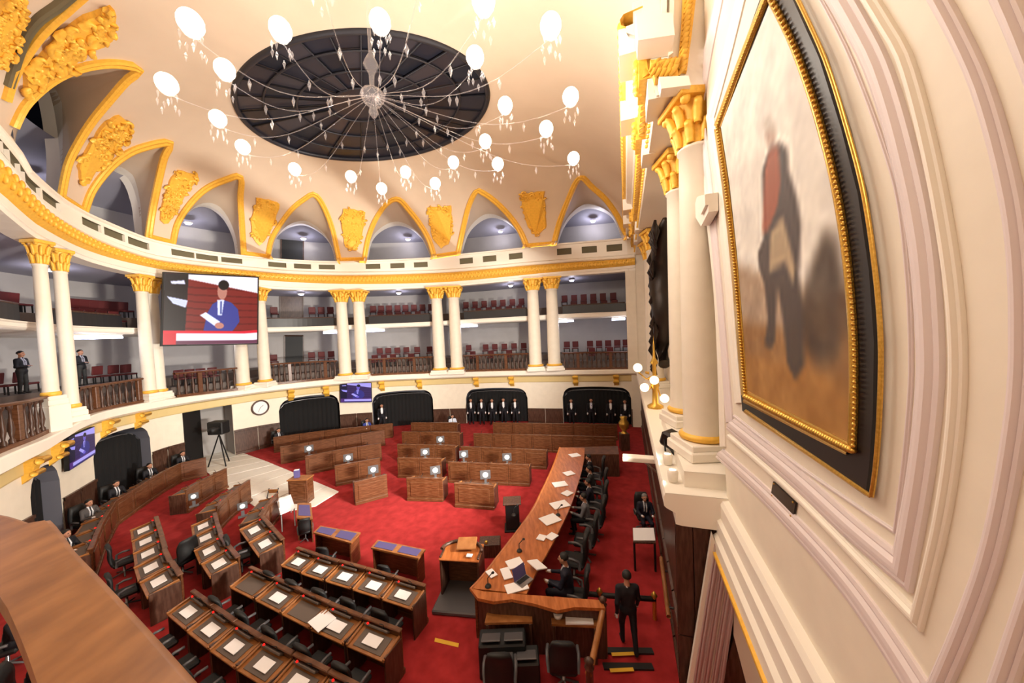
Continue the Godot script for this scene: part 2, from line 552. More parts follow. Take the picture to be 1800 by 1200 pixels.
	band(s, all, func(q): return [[0.1, hs("W", q) + 0.2], [5.0, hs("W", q) + 0.05]])
	struct("ceiling_gallery", s, M.gallery_ceiling, "bluish grey ceiling over the second gallery", "ceiling")
	s = st0()
	band(s, all, func(q): return [[0.2, hs("C", q) - 0.7], [5.0, hs("C", q) - 0.7]])
	struct("floor_top_gallery", s, M.gallery, "floor of the top gallery behind the arches", "floor")
	s = st0()
	band(s, all, func(q): return [[1.0, hs("C", q) + 3.4], [5.0, hs("C", q) + 2.6]])
	struct("ceiling_top_gallery", s, M.gallery_ceiling, "sloping ceiling of the top gallery", "ceiling")
	s = st0()
	for e in [sv, s_end]:
		quad(s, wp(e, 0, 0), wp(e, 18, 0), wp(e, 18, 5), wp(e, 0, 5))
	struct("wall_gallery_end", s, M.gallery, "end walls of the galleries", "wall")
	# plain wall behind the camera
	s = st0()
	band(s, srange(0, sv, 0.6), func(q): return [[0.0, 0.0], [0.0, hs("C", sv)]])
	struct("wall_front", s, M.cream, "plain cream wall of the chamber", "wall")
	# entablature
	s = st0()
	band(s, all, func(q):
		var w = hs("W", q); var g = hs("G2", q)
		return [[0.6, w + 0.25], [0.55, w], [-0.12, w], [-0.12, w + 0.16], [-0.17, w + 0.18], [-0.17, g], [0.0, g]])
	struct("trim_3", s, M.white, "white beam resting on the columns", "beam")
	s = st0()
	band(s, all, func(q):
		var g = hs("G2", q); var h = hs("G1", q)
		return [[-0.12, g], [-0.26, lerpf(g, h, 0.12)], [-0.38, lerpf(g, h, 0.35)], [-0.4, lerpf(g, h, 0.55)], [-0.34, lerpf(g, h, 0.8)], [-0.2, lerpf(g, h, 0.97)], [-0.1, h]], true)
	var gold = struct("trim_4", s, M.gold, "golden rounded cornice running around the chamber", "cornice")
	# leaf ornament on the golden cornice
	s = st0(true)
	var q0 = sv
	while q0 < s_end - 0.3:
		var g = hs("G2", q0); var h = hs("G1", q0)
		for r in 2:
			var qq = q0 + 0.14 * r
			ball(s, wp(qq, lerpf(g, h, 0.35 + 0.3 * r), -0.385), Vector3(0.1, (h - g) * 0.16, 0.07), 6, 4)
		q0 += 0.28
	part(gold, "leaf_row", s, M.gold)
	s = st0()
	var panels = []
	for q in [[-12, 262], [18, 288], [46, 316], [84, 350], [156, 397], [197, 414], [240, 427], [320, 445], [363, 452], [407, 457], [487, 465], [532, 469], [575, 470], [656, 470], [699, 469], [740, 466], [820, 461], [861, 457], [907, 452], [992, 444], [1036, 441], [1080, 437]]:
		var half = 0.54
		var sc = wall_s(q[0], q[1])
		panels.append([sc - half, sc + half])
	var par = Node3D.new(); par.name = "trim_5"; add_child(par); par.set_meta("kind", "structure"); par.set_meta("label", "cream parapet of the top gallery with sunken panels"); par.set_meta("category", "parapet")
	var ha = func(q): return lerpf(hs("G1", q), hs("C", q), 0.42)
	var hb = func(q): return lerpf(hs("G1", q), hs("C", q), 0.74)
	band(s, all, func(q):
		var g = hs("G1", q); var h = hs("C", q)
		return [[-0.1, g], [-0.24, g + 0.04], [-0.28, g + 0.12], [-0.28, g + 0.2], [-0.16, g + 0.26], [-0.1, g + 0.3], [-0.1, ha.call(q)]])
	band(s, all, func(q):
		var h = hs("C", q)
		return [[-0.1, hb.call(q)], [-0.1, h - 0.14], [-0.2, h - 0.11], [-0.2, h - 0.02], [-0.17, h], [0.35, h]])
	cur = sv
	for p in panels:
		if p[0] > cur: band(s, srange(cur, p[0], 0.5), func(q): return [[-0.1, ha.call(q)], [-0.1, hb.call(q)]])
		for e in p: quad(s, wp(e, ha.call(e), -0.1), wp(e, hb.call(e), -0.1), wp(e, hb.call(e), 0.1), wp(e, ha.call(e), 0.1))
		cur = p[1]
	band(s, srange(cur, s_end, 0.5), func(q): return [[-0.1, ha.call(q)], [-0.1, hb.call(q)]])
	part(par, "parapet", s, M.white)
	for p in panels:
		if p[1] < sv: continue
		var t = st0()
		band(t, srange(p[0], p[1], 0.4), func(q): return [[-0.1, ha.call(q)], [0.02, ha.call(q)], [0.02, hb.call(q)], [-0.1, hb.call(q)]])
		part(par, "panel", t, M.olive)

# ------------------------------------------------------------------ the vaulted ceiling
var dome_tm: TriangleMesh
var room_c = Vector3(-6, 9, -14)
const HS := 17.8
func dhit(px: float, py: float) -> Vector3:
	var r = dome_tm.intersect_ray(eye(), ray(px, py))
	if r.is_empty(): return at_depth(px, py, 12.0)
	return r.position
func dpush(p: Vector3, d: float) -> Vector3: return p + (room_c - p).normalized() * d

const RIBS := [
	[[22,222],[40,186],[70,155],[105,131],[150,115],[200,110],[243,120],[220,140],[190,175],[160,212],[135,252],[117,290],[106,345]],
	[[147,372],[160,336],[185,302],[212,277],[245,260],[297,250],[287,277],[276,325],[266,375],[260,417]],
	[[303,428],[312,391],[335,356],[362,331],[395,316],[422,311],[422,350],[425,400],[428,447]],
	[[470,453],[477,420],[495,390],[515,365],[537,348],[550,341],[562,351],[575,376],[585,405],[592,437],[597,459]],
	[[640,458],[647,420],[660,386],[680,358],[700,350],[720,370],[740,396],[755,423],[764,453]],
	[[805,447],[815,400],[825,361],[838,336],[850,339],[870,353],[895,378],[915,406],[927,434]],
	[[974,430],[980,405],[986,385],[1000,350],[1014,319],[1025,312],[1040,327],[1065,350],[1085,378],[1098,405],[1106,419]]]
const OPENS := [
	[[26,262],[30,232],[45,192],[65,162],[78,154],[88,166],[97,205],[104,260],[106,300],[104,349]],
	[[149,375],[155,346],[175,313],[190,299],[207,298],[230,321],[242,357],[246,385],[250,417]],
	[[309,431],[317,393],[335,371],[355,361],[375,365],[397,385],[412,415],[418,448]],
	[[476,454],[485,421],[500,403],[520,394],[540,395],[565,410],[582,433],[589,459]],
	[[645,458],[652,423],[670,403],[695,394],[720,400],[742,420],[757,453]],
	[[810,446],[820,412],[837,391],[860,380],[885,386],[907,405],[920,435]],
	[[979,428],[990,398],[1007,376],[1030,364],[1055,367],[1077,382],[1093,419]]]
const PLAQUES := [
	[[40,158],[38,125],[70,95],[110,50],[150,22],[197,8],[195,60],[180,75],[150,85],[125,108],[90,125],[60,155]],
	[[135,290],[140,322],[150,322],[165,300],[185,280],[210,255],[233,228],[207,199],[180,215],[165,240],[150,262]],
	[[312,297],[350,310],[325,337],[307,375],[292,395],[280,385],[285,350],[297,315]],
	[[450,347],[491,355],[487,375],[480,395],[467,420],[455,430],[441,417],[441,385],[447,367]],
	[[602,366],[641,370],[642,385],[636,412],[630,432],[617,440],[605,430],[600,390]],
	[[752,364],[795,362],[795,415],[787,430],[775,435],[762,422],[757,390]],
	[[915,340],[957,335],[962,400],[945,414],[930,400],[920,362]],
	[[-30,110],[-25,40],[0,-10],[30,-20],[32,30],[18,80],[0,120]]]

func build_ceiling():
	# base line: the parapet, then the side wall, then the plain wall
	var base = PackedVector3Array()
	for q in srange(s_vis, s_end - 0.05, 0.22): base.append(wp(q, hs("C", q), 0.0))
	var h_end = hs("C", s_end)
	for i in range(1, 90):
		var a = lerpf(25.4, -2.8, i / 90.0)
		var k = smoothstep(8.4, 7.6, a)
		base.append(rp(a, lerpf(0.02, PO + 0.05, k), lerpf(h_end, lerpf(14.6, 15.2, k), smoothstep(25.4, 22.0, a))))
	for q in srange(0.3, s_vis - 0.1, 0.5): base.append(wp(q, hs("C", s_vis), 0.0))
	# the oval skylight
	var oval = []
	for i in 120:
		var a = TAU * i / 120.0
		oval.append(hz(634 + 223 * cos(a), 167 + 113 * sin(a), HS))
	var c = Vector3.ZERO
	for p in oval: c += p / 120.0
	var ang = []
	for p in oval: ang.append(atan2(p.z - c.z, p.x - c.x))
	var ov = func(th: float) -> Vector3:
		for i in 120:
			var j = (i + 1) % 120
			var d = wrapf(ang[j] - ang[i], -PI, PI); var e = wrapf(th - ang[i], -PI, PI)
			if (d > 0 and e >= 0 and e <= d) or (d < 0 and e <= 0 and e >= d): return oval[i].lerp(oval[j], e / d)
		return oval[0]
	var nv = 44
	var rows = []
	for b in base:
		var o: Vector3 = ov.call(atan2(b.z - c.z, b.x - c.x))
		var row = PackedVector3Array()
		for k in nv + 1:
			var v = float(k) / nv * PI / 2
			var w = 1.0 - cos(v)
			var p = b.lerp(o, w)
			p.y = lerpf(b.y, HS, sin(v))
			row.append(p)
		rows.append(row)
	rows.append(rows[0])
	var faces = PackedVector3Array()
	for i in rows.size() - 1:
		for j in nv:
			for v in [rows[i][j], rows[i][j + 1], rows[i + 1][j + 1], rows[i][j], rows[i + 1][j + 1], rows[i + 1][j]]: faces.append(v)
	dome_tm = TriangleMesh.new(); dome_tm.create_from_faces(faces)
	# cut out the lunettes
	var holes = []
	for r in RIBS:
		var pg = PackedVector2Array()
		for q in curve2(r, 40): pg.append(q)
		pg.append(pg[pg.size() - 1] + Vector2(0, 30)); pg.append(pg[0] + Vector2(0, 30))
		holes.append(pg)
	var s = st0(true)
	for i in range(0, faces.size(), 3):
		var m = to_px((faces[i] + faces[i + 1] + faces[i + 2]) / 3.0)
		var cut = false
		if m.x > -300:
			for h in holes:
				if Geometry2D.is_point_in_polygon(m, h): cut = true; break
		if not cut:
			for k in 3: s.add_vertex(faces[i + k])
	struct("ceiling", s, M.ceiling, "beige vaulted plaster ceiling with arched lunettes", "ceiling")
	for i in RIBS.size():
		var rib = curve2(RIBS[i], 41)
		var arch = curve2(OPENS[i], 41)
		var r3 = []; var a3 = []; var b3_ = []
		for q in rib: r3.append(dhit(q.x, q.y))
		for q in arch:
			var h = wall_hit(q.x, q.y, 0.9)
			a3.append(h.p); b3_.append(h.p - wn(h.s) * 0.45)
		var o = Node3D.new(); o.name = "trim_%d" % (10 + i); add_child(o)
		o.set_meta("kind", "structure"); o.set_meta("category", "arch"); o.set_meta("label", "golden pointed rib and lunette arch of the vault")
		var t = st0(true)
		var lr = []
		for k in 5:
			var row = PackedVector3Array()
			for j in 41: row.append(r3[j].lerp(a3[j], k / 4.0) + Vector3(0, 0.12 * sin(PI * k / 4.0) * sin(PI * j / 40.0), 0))
			lr.append(row)
		grid(t, lr, true)
		part(o, "lunette", t, M.ceiling)
		t = st0()
		grid(t, [PackedVector3Array(a3), PackedVector3Array(b3_)], true)
		var a4 = []; var a5 = []
		for j in 41:
			var out: Vector3 = (a3[j] - a3[20]).normalized()
			a4.append(a3[j].lerp(r3[j], 0.12)); a5.append(a4[j] + wn(0.5 * (s_vis + s_end)) * 0.0)
		grid(t, [PackedVector3Array(a3), PackedVector3Array(a4)], false)
		part(o, "reveal", t, M.white)
		t = st0()
		var wd = 13.0 if i < 2 else (11.0 if i == 2 else 9.0)
		part(o, "rib", rib_strip(t, rib, wd), M.gold)
	# golden foot of each pier, between the ribs
	for i in RIBS.size() - 1:
		var p0: Array = RIBS[i][RIBS[i].size() - 1]; var p1: Array = RIBS[i + 1][0]
		var t = st0()
		rib_strip(t, resample([Vector2(p0[0], p0[1] - 3), Vector2(p1[0], p1[1] - 3)], 6), 7.0)
		struct("trim_%d" % (20 + i), t, M.gold, "golden border at the foot of a vault pier", "border")
	# rib out to the first arch, cut off by the frame
	var t2 = st0()
	rib_strip(t2, curve2([[8, 175], [22, 130], [50, 82], [75, 50], [112, 15], [150, -20]], 20), 13.0)
	struct("trim_30", t2, M.gold, "golden pointed rib of the vault above the first plaster ornament", "rib")
	t2 = st0()
	rib_strip(t2, curve2([[12, 150], [35, 75], [60, 35], [100, 5], [140, -30]], 20), 14.0)
	struct("trim_31", t2, M.olive, "brownish inner rib of the vault above the first plaster ornament", "rib")
	for i in PLAQUES.size():
		var pl = v2(PLAQUES[i])
		var th = thing("plaster_ornament", "gilded plaster foliage ornament on the vault, %s pier from the straight wall" % ORD[[6, 5, 4, 3, 2, 1, 0, 7][i]], "ornament", "gilded ornaments of the vault piers")
		var t = st0()
		var ring = resample(pl + [pl[0]], 30); ring.pop_back()
		var rng_pts = []
		for q in ring:
			var j = Vector2(rng.randf_range(-1.5, 1.5), rng.randf_range(-1.5, 1.5))
			rng_pts.append(q + j)
		var idx = Geometry2D.triangulate_polygon(PackedVector2Array(rng_pts))
		var lo = []; var hi = []
		for q in rng_pts:
			var d = dhit(q.x, q.y); lo.append(d); hi.append(dpush(d, 0.16))
		for v in idx: t.add_vertex(hi[v])
		for k in lo.size():
			var m = (k + 1) % lo.size()
			quad(t, lo[k], lo[m], hi[m], hi[k])
		part(th, "plaque", t, M.gold)
		t = st0(true)
		var bb = Rect2(ring[0], Vector2.ZERO)
		for q in ring: bb = bb.expand(q)
		var made = 0
		var pgon = PackedVector2Array(ring)
		var k0 = bb.size.length()
		for k in 400:
			if made > 46: break
			var q = bb.position + Vector2(rng.randf(), rng.randf()) * bb.size
			if not Geometry2D.is_point_in_polygon(q, pgon): continue
			made += 1
			# a curled leaf: a short bent tube that tapers
			var th0 = rng.randf() * TAU; var rr = k0 * rng.randf_range(0.03, 0.075)
			var pts = []; var rad = []
			var sc = dpush(dhit(q.x, q.y), 0).distance_to(eye()) / F
			for e in 6:
				var a = th0 + e * 0.75
				var qq = q + Vector2(cos(a), sin(a)) * rr * (1.0 - e * 0.13)
				pts.append(dpush(dhit(qq.x, qq.y), 0.17 + 0.015 * e)); rad.append(k0 * 0.017 * sc * (1.0 - e * 0.12))
			tube(t, pts, rad, 5)
		part(th, "leaf_scrolls", t, M.gold)
	# skylight
	var sky = Node3D.new(); sky.name = "window_1"; add_child(sky)
	sky.set_meta("kind", "structure"); sky.set_meta("label", "large oval leaded skylight, dark at night"); sky.set_meta("category", "skylight")
	var rings = [1.0, 0.78, 0.52, 0.26]
	var ns = 24
	for r in 3:
		for i in ns:
			var t = st0()
			var pts = []
			for k in 6: pts.append(c.lerp(oval[(i * 5 + k) % 120], rings[r] - 0.004))
			for k in 6: pts.append(c.lerp(oval[(i * 5 + 5 - k) % 120], rings[r + 1] + 0.004))
			for k in pts.size(): pts[k] += Vector3(0, 0.06 + 0.03 * ((i * 7 + r * 3) % 3), 0)
			plate(t, pts, Vector3.DOWN, 0.02)
			part(sky, "pane", t, M["glass%d" % ((i * 5 + r * 2) % 4)])
	var t3 = st0()
	var cpts = []
	for i in range(0, 120, 5): cpts.append(c.lerp(oval[i], 0.26) + Vector3(0, 0.08, 0))
	plate(t3, cpts, Vector3.DOWN, 0.02)
	part(sky, "pane", t3, M.glass1)
	t3 = st0()
	for r in rings:
		var pts = []
		for i in 121: pts.append(c.lerp(oval[i % 120], r))
		tube(t3, pts, 0.045 if r < 1.0 else 0.12, 6)
	for i in range(0, 120, 5): tube(t3, [c.lerp(oval[i], 0.26), oval[i]], 0.03, 5)
	part(sky, "lead_frame", t3, M.lead)
	t3 = st0()
	plate(t3, oval.map(func(p): return c + (p - c) * 1.02 + Vector3(0, 0.5, 0)), Vector3.UP, 0.1)
	struct("roof", t3, M.dark, "dark roof above the skylight", "roof")

func rib_strip(t: SurfaceTool, line: Array, wd: float) -> SurfaceTool:
	var rows = []
	for k in line.size():
		var a: Vector2 = line[maxi(k - 1, 0)]; var b: Vector2 = line[mini(k + 1, line.size() - 1)]
		var d = (b - a).normalized()
		var n = Vector2(-d.y, d.x) * wd * 0.5
		var row = PackedVector3Array()
		for e in [[-1.0, 0.0], [-0.95, 0.12], [-0.5, 0.17], [0.0, 0.13], [0.5, 0.17], [0.95, 0.12], [1.0, 0.0]]:
			var q: Vector2 = line[k] + n * e[0]
			row.append(dpush(dhit(q.x, q.y), e[1]))
		rows.append(row)
	grid(t, rows, false)
	return t

# ------------------------------------------------------------------ straight side wall
func rsweep(s: SurfaceTool, prof: Array, a0: float, a1: float, n := 1):
	var rows = []
	for i in n + 1:
		var r = PackedVector3Array()
		for e in prof: r.append(rp(lerpf(a0, a1, float(i) / n), e[0], e[1]))
		rows.append(r)
	grid(s, rows)
func rcap(s: SurfaceTool, prof: Array, a: float):
	var pts = []
	for e in prof: pts.append(rp(a, e[0], e[1]))
	plate(s, pts, Vector3(RU.x, 0, RU.y), 0.01)

const PO := 1.05          # painting wall
const A_END := 7.1       # near end of the column bay
func build_side_wall():
	var s = st0()
	# upper wall: recess behind the columns and the painting wall, one plane with thickness
	rsweep(s, [[PO + 0.5, 2.6], [PO + 0.5, 12.4]], 6.4, 26.0)
	rsweep(s, [[PO + 0.6, 0.0], [PO + 0.6, 16.6]], -3.4, 26.0)
	var edge = [[-3.4, 2.6], [6.9, 2.6], [7.05, 3.9], [7.3, 5.5], [7.6, 7.5], [7.9, 9.5], [7.9, 16.2], [-3.4, 16.2]]
	plate(s, edge.map(func(e): return rp(e[0], PO, e[1])), rvec(1), 0.5)
	rsweep(s, [[0.02, 13.0], [0.02, 15.4]], 8.0, 26.0)
	struct("wall_right", s, M.cream, "cream straight wall with columns and the large painting", "wall")
	# dark wooden lower wall, board by board
	var wd = Node3D.new(); wd.name = "wall_paneling"; add_child(wd)
	wd.set_meta("kind", "structure"); wd.set_meta("label", "dark wooden panelling below the column ledge"); wd.set_meta("category", "panelling")
	var a = A_END
	while a < 25.4:
		var t = st0()
		var b = minf(a + 0.98, 25.5)
		for hgt in [[0.0, 1.05], [1.08, 3.42]]:
			rsweep(t, [[0.22, hgt[0]], [0.14, hgt[0]], [0.14, hgt[0] + 0.1], [0.19, hgt[0] + 0.14], [0.19, hgt[1] - 0.14], [0.14, hgt[1] - 0.1], [0.14, hgt[1]], [0.22, hgt[1]]], a + 0.01, b - 0.01)
		part(wd, "panel", t, M.wood_dark)
		a += 1.0
	# return of the panelling, square to the wall
	for k in 3:
		var t = st0()
		var o0 = 0.14 + k * 0.31
		for hgt in [[0.0, 1.05], [1.08, 3.42]]:
			var p = [rp(A_END, o0 + 0.01, hgt[0]), rp(A_END, o0 + 0.30, hgt[0]), rp(A_END, o0 + 0.30, hgt[1]), rp(A_END, o0 + 0.01, hgt[1])]
			plate(t, p, Vector3(RU.x, 0, RU.y), -0.04)
		part(wd, "panel", t, M.wood_dark)
	s = st0()
	rsweep(s, [[0.2, 0.0], [0.2, 3.4]], A_END, 25.6)
	quad(s, rp(A_END + 0.03, 0.14, 0), rp(A_END + 0.03, PO + 0.3, 0), rp(A_END + 0.03, PO + 0.3, 3.5), rp(A_END + 0.03, 0.14, 3.5))
	part(wd, "backing", s, M.wood_dark)
	# ledge that carries the columns
	s = st0()
	var pr = [[0.25, 3.36], [0.14, 3.38], [0.14, 3.6], [0.06, 3.64], [-0.02, 3.68], [-0.06, 3.72], [-0.06, 3.9], [-0.03, 3.98], [PO + 0.5, 3.98], [PO + 0.5, 3.36]]
	rsweep(s, pr, A_END - 0.15, 25.4)
	rcap(s, pr, A_END - 0.15)
	struct("trim_40", s, M.white, "white ledge carrying the columns along the straight wall", "ledge")
	s = st0()
	rsweep(s, [[0.5, 3.98], [0.36, 3.98], [0.36, 4.3], [PO + 0.5, 4.3]], 7.3, 12.0)
	rcap(s, [[0.36, 3.98], [0.36, 4.3], [PO + 0.5, 4.3], [PO + 0.5, 3.98]], 7.3)
	struct("trim_41", s, M.white, "raised white step behind the ledge", "ledge")
	# cornice under the painting wall
	s = st0()
	var cp = [[PO, 3.95], [PO - 0.1, 3.93], [PO - 0.14, 3.86], [PO - 0.14, 3.6], [PO - 0.2, 3.55], [PO - 0.2, 3.3], [PO - 0.26, 3.24], [PO - 0.26, 3.02], [PO, 3.0]]
	rsweep(s, cp, -3.4, A_END - 0.1)
	struct("trim_42", s, M.white, "white stepped cornice under the painting", "cornice")
	s = st0()
	rsweep(s, [[PO - 0.26, 3.02], [PO - 0.3, 3.0], [PO - 0.3, 2.95], [PO - 0.26, 2.92], [PO, 2.92]], -3.4, A_END - 0.1)
	struct("trim_43", s, M.gold, "thin golden line below the stepped cornice", "trim")
	# fluted door surround below it, square to the wall
	var jam = Node3D.new(); jam.name = "trim_44"; add_child(jam)
	jam.set_meta("kind", "structure"); jam.set_meta("label", "cream door surround with mauve mouldings beside the dark panelling"); jam.set_meta("category", "door surround")
	var top = [[1252, 938], [1262, 965], [1273, 995], [1284, 1025], [1290, 1045]]
	var bot = [[1206, 1225], [1222, 1225], [1238, 1225], [1252, 1225], [1264, 1225]]
	for k in 4:
		var t = st0()
		var p = [thit(top[k][0], top[k][1], A_END - 0.25), thit(top[k + 1][0], top[k + 1][1], A_END - 0.25), thit(bot[k + 1][0], bot[k + 1][1], A_END - 0.25), thit(bot[k][0], bot[k][1], A_END - 0.25)]
		for q in p.size(): p[q].y = maxf(p[q].y, 0.0)
		var c: Vector3 = (p[0] + p[1] + p[2] + p[3]) / 4.0
		plate(t, p, Vector3(RU.x, 0, RU.y), 0.1)
		part(jam, "board", t, M.mauve if k % 2 == 1 else M.white)
		t = st0()
		tube(t, [p[1] - Vector3(RU.x, 0, RU.y) * 0.02, p[2] - Vector3(RU.x, 0, RU.y) * 0.02], 0.035, 6)
		tube(t, [p[1].lerp(p[0], 0.35) - Vector3(RU.x, 0, RU.y) * 0.01, p[2].lerp(p[3], 0.35) - Vector3(RU.x, 0, RU.y) * 0.01], 0.025, 6)
		part(jam, "moulding", t, M.mauve)
	s = st0()
	var dp = [thit(1290, 1118, A_END - 0.2), thit(1318, 1225, A_END - 0.2), thit(1264, 1225, A_END - 0.2)]
	plate(s, dp, Vector3(RU.x, 0, RU.y), 0.05)
	part(jam, "door_leaf", s, M.wood_dark, "dark wooden door leaf")
	s = st0()
	plate(s, [thit(1290, 1045, A_END - 0.22), thit(1420, 1225, A_END - 0.22), thit(1318, 1225, A_END - 0.22), thit(1290, 1118, A_END - 0.22)], Vector3(RU.x, 0, RU.y), 0.06)
	part(jam, "board", s, M.white)
	# entablature over the columns
	var ent = Node3D.new(); ent.name = "trim_45"; add_child(ent)
	ent.set_meta("kind", "structure"); ent.set_meta("label", "white and golden entablature over the columns of the straight wall"); ent.set_meta("category", "entablature")
	var E = 1.2; var a_in = 7.95
	s = st0()
	var p1 = [[PO + 0.5, 11.0 + E], [0.12, 11.0 + E], [0.12, 11.2 + E], [0.06, 11.24 + E], [0.06, 11.42 + E], [0.2, 11.44 + E]]
	var p2_ = [[0.2, 12.1 + E], [-0.05, 12.1 + E], [-0.18, 12.2 + E], [-0.2, 12.32 + E], [-0.42, 12.4 + E], [-0.46, 12.5 + E], [-0.46, 12.62 + E], [-0.1, 12.66 + E], [-0.1, 13.6 + E], [0.05, 13.6 + E]]
	rsweep(s, p1, a_in, 25.6)
	rsweep(s, p2_, a_in, 25.6)
	rcap(s, [[PO + 0.5, 11.0 + E], [0.12, 11.0 + E], [0.06, 11.24 + E], [0.0, 12.1 + E], [-0.2, 12.32 + E], [-0.46, 12.5 + E], [-0.46, 12.62 + E], [-0.1, 12.66 + E], [-0.1, 16.6], [PO + 0.5, 16.6]], a_in)
	part(ent, "mouldings", s, M.white)
	s = st0()
	rsweep(s, [[0.15, 11.42 + E], [0.02, 11.46 + E], [-0.04, 11.6 + E], [-0.06, 11.8 + E], [-0.02, 12.0 + E], [0.1, 12.1 + E]], a_in, 25.6)
	rsweep(s, [[-0.46, 12.62 + E], [-0.56, 12.68 + E], [-0.58, 12.8 + E], [-0.5, 12.9 + E], [-0.1, 12.95 + E]], a_in, 25.6)
	part(ent, "frieze", s, M.gold)
	s = st0(true)
	a = a_in + 0.1
	while a < 25.0:
		# acanthus leaf row on the frieze and on the crown
		var pts = []; var rad = []
		for e in 5:
			pts.append(rp(a + 0.02 * e, -0.06 - 0.05 * sin(e * 0.8), 11.48 + E + 0.14 * e)); rad.append(0.11 - 0.018 * e)
		tube(s, pts, rad, 5)
		ball(s, rp(a + 0.13, -0.56, 12.8 + E), Vector3(0.09, 0.13, 0.09), 6, 4)
		ball(s, rp(a, 0.05, 11.13 + E), Vector3(0.05, 0.06, 0.07), 5, 3)
		a += 0.26
	part(ent, "leaf_row", s, M.gold)
	# the entablature breaks forward over each column
	for cc in [[8.45, 0.9], [11.0, 0.9], [19.2, 0.9], [21.8, 0.9]]:
		var t = st0()
		for hh in [[11.0, 11.44, -0.05], [12.1, 12.66, -0.62], [12.66, 13.15, -0.3]]:
			var p = []
			for e in [[cc[0] - cc[1] * 0.5, hh[2]], [cc[0] + cc[1] * 0.5, hh[2]], [cc[0] + cc[1] * 0.5, 0.3], [cc[0] - cc[1] * 0.5, 0.3]]: p.append(rp(e[0], e[1], hh[0] + E - 0.02))
			plate(t, p, Vector3.UP, hh[1] - hh[0])
		part(ent, "ressaut", t, M.white)
		t = st0(true)
		var p2 = []
		for e in [[cc[0] - cc[1] * 0.5, -0.22], [cc[0] + cc[1] * 0.5, -0.22], [cc[0] + cc[1] * 0.5, 0.3], [cc[0] - cc[1] * 0.5, 0.3]]: p2.append(rp(e[0], e[1], 11.44 + E))
		plate(t, p2, Vector3.UP, 0.66)
		for k in 14: ball(t, rp(cc[0] + cc[1] * rng.randf_range(-0.5, 0.5), -0.22, rng.randf_range(11.5, 12.05) + E), Vector3(0.12, 0.12, 0.08), 6, 4)
		part(ent, "gilded_block", t, M.gold)
	# upright strips on the near end of the entablature, square to the wall
	var fz = Vector3(RU.x, 0, RU.y) * -1.0
	for d in [["gold", [[1190, 128], [1196, 60], [1200, -15], [1224, -15], [1214, 70], [1206, 130]], 0.1], ["white", [[1174, 105], [1176, -15], [1184, -15], [1182, 100]], 0.12], ["white", [[1162, 62], [1163, -15], [1171, -15], [1170, 60]], 0.16], ["white", [[1116, 62], [1176, 62], [1180, 98], [1120, 106]], 0.55], ["gold", [[1142, 118], [1186, 116], [1190, 146], [1150, 150]], 0.22], ["white", [[1156, 152], [1206, 150], [1210, 166], [1160, 172]], 0.3]]:
		var t = st0()
		plate(t, d[1].map(func(q): return thit(q[0], q[1], a_in - 0.02)), fz, d[2])
		var o = part(ent, "end_strip", t, M[d[0]])
		if d[0] == "gold":
			t = st0(true)
			for k in 16:
				var q: Vector2 = v2(d[1])[0].lerp(v2(d[1])[2], k / 15.0).lerp(v2(d[1])[5 if d[1].size() > 4 else 3].lerp(v2(d[1])[3 if d[1].size() > 4 else 3], k / 15.0), 0.5) if d[1].size() > 4 else Vector2(1146 + k * 2.7, 132 + 8 * sin(k * 2.0))
				var c = thit(q.x, q.y, a_in - 0.02) + fz * d[2]
				tube(t, [c + Vector3(-0.08, -0.1, 0), c + fz * 0.05, c + Vector3(0.1, 0.12, 0)], [0.03, 0.06, 0.02], 5)
			part(o, "leaves", t, M.gold)
	# short return that closes the corner beyond the last column
	s = st0()
	quad(s, rp(25.45, -0.4, 0), rp(25.45, PO + 0.6, 0), rp(25.45, PO + 0.6, 15), rp(25.45, -0.4, 15))
	struct("wall_corner_return", s, M.cream, "cream corner wall between curved and straight walls", "wall")

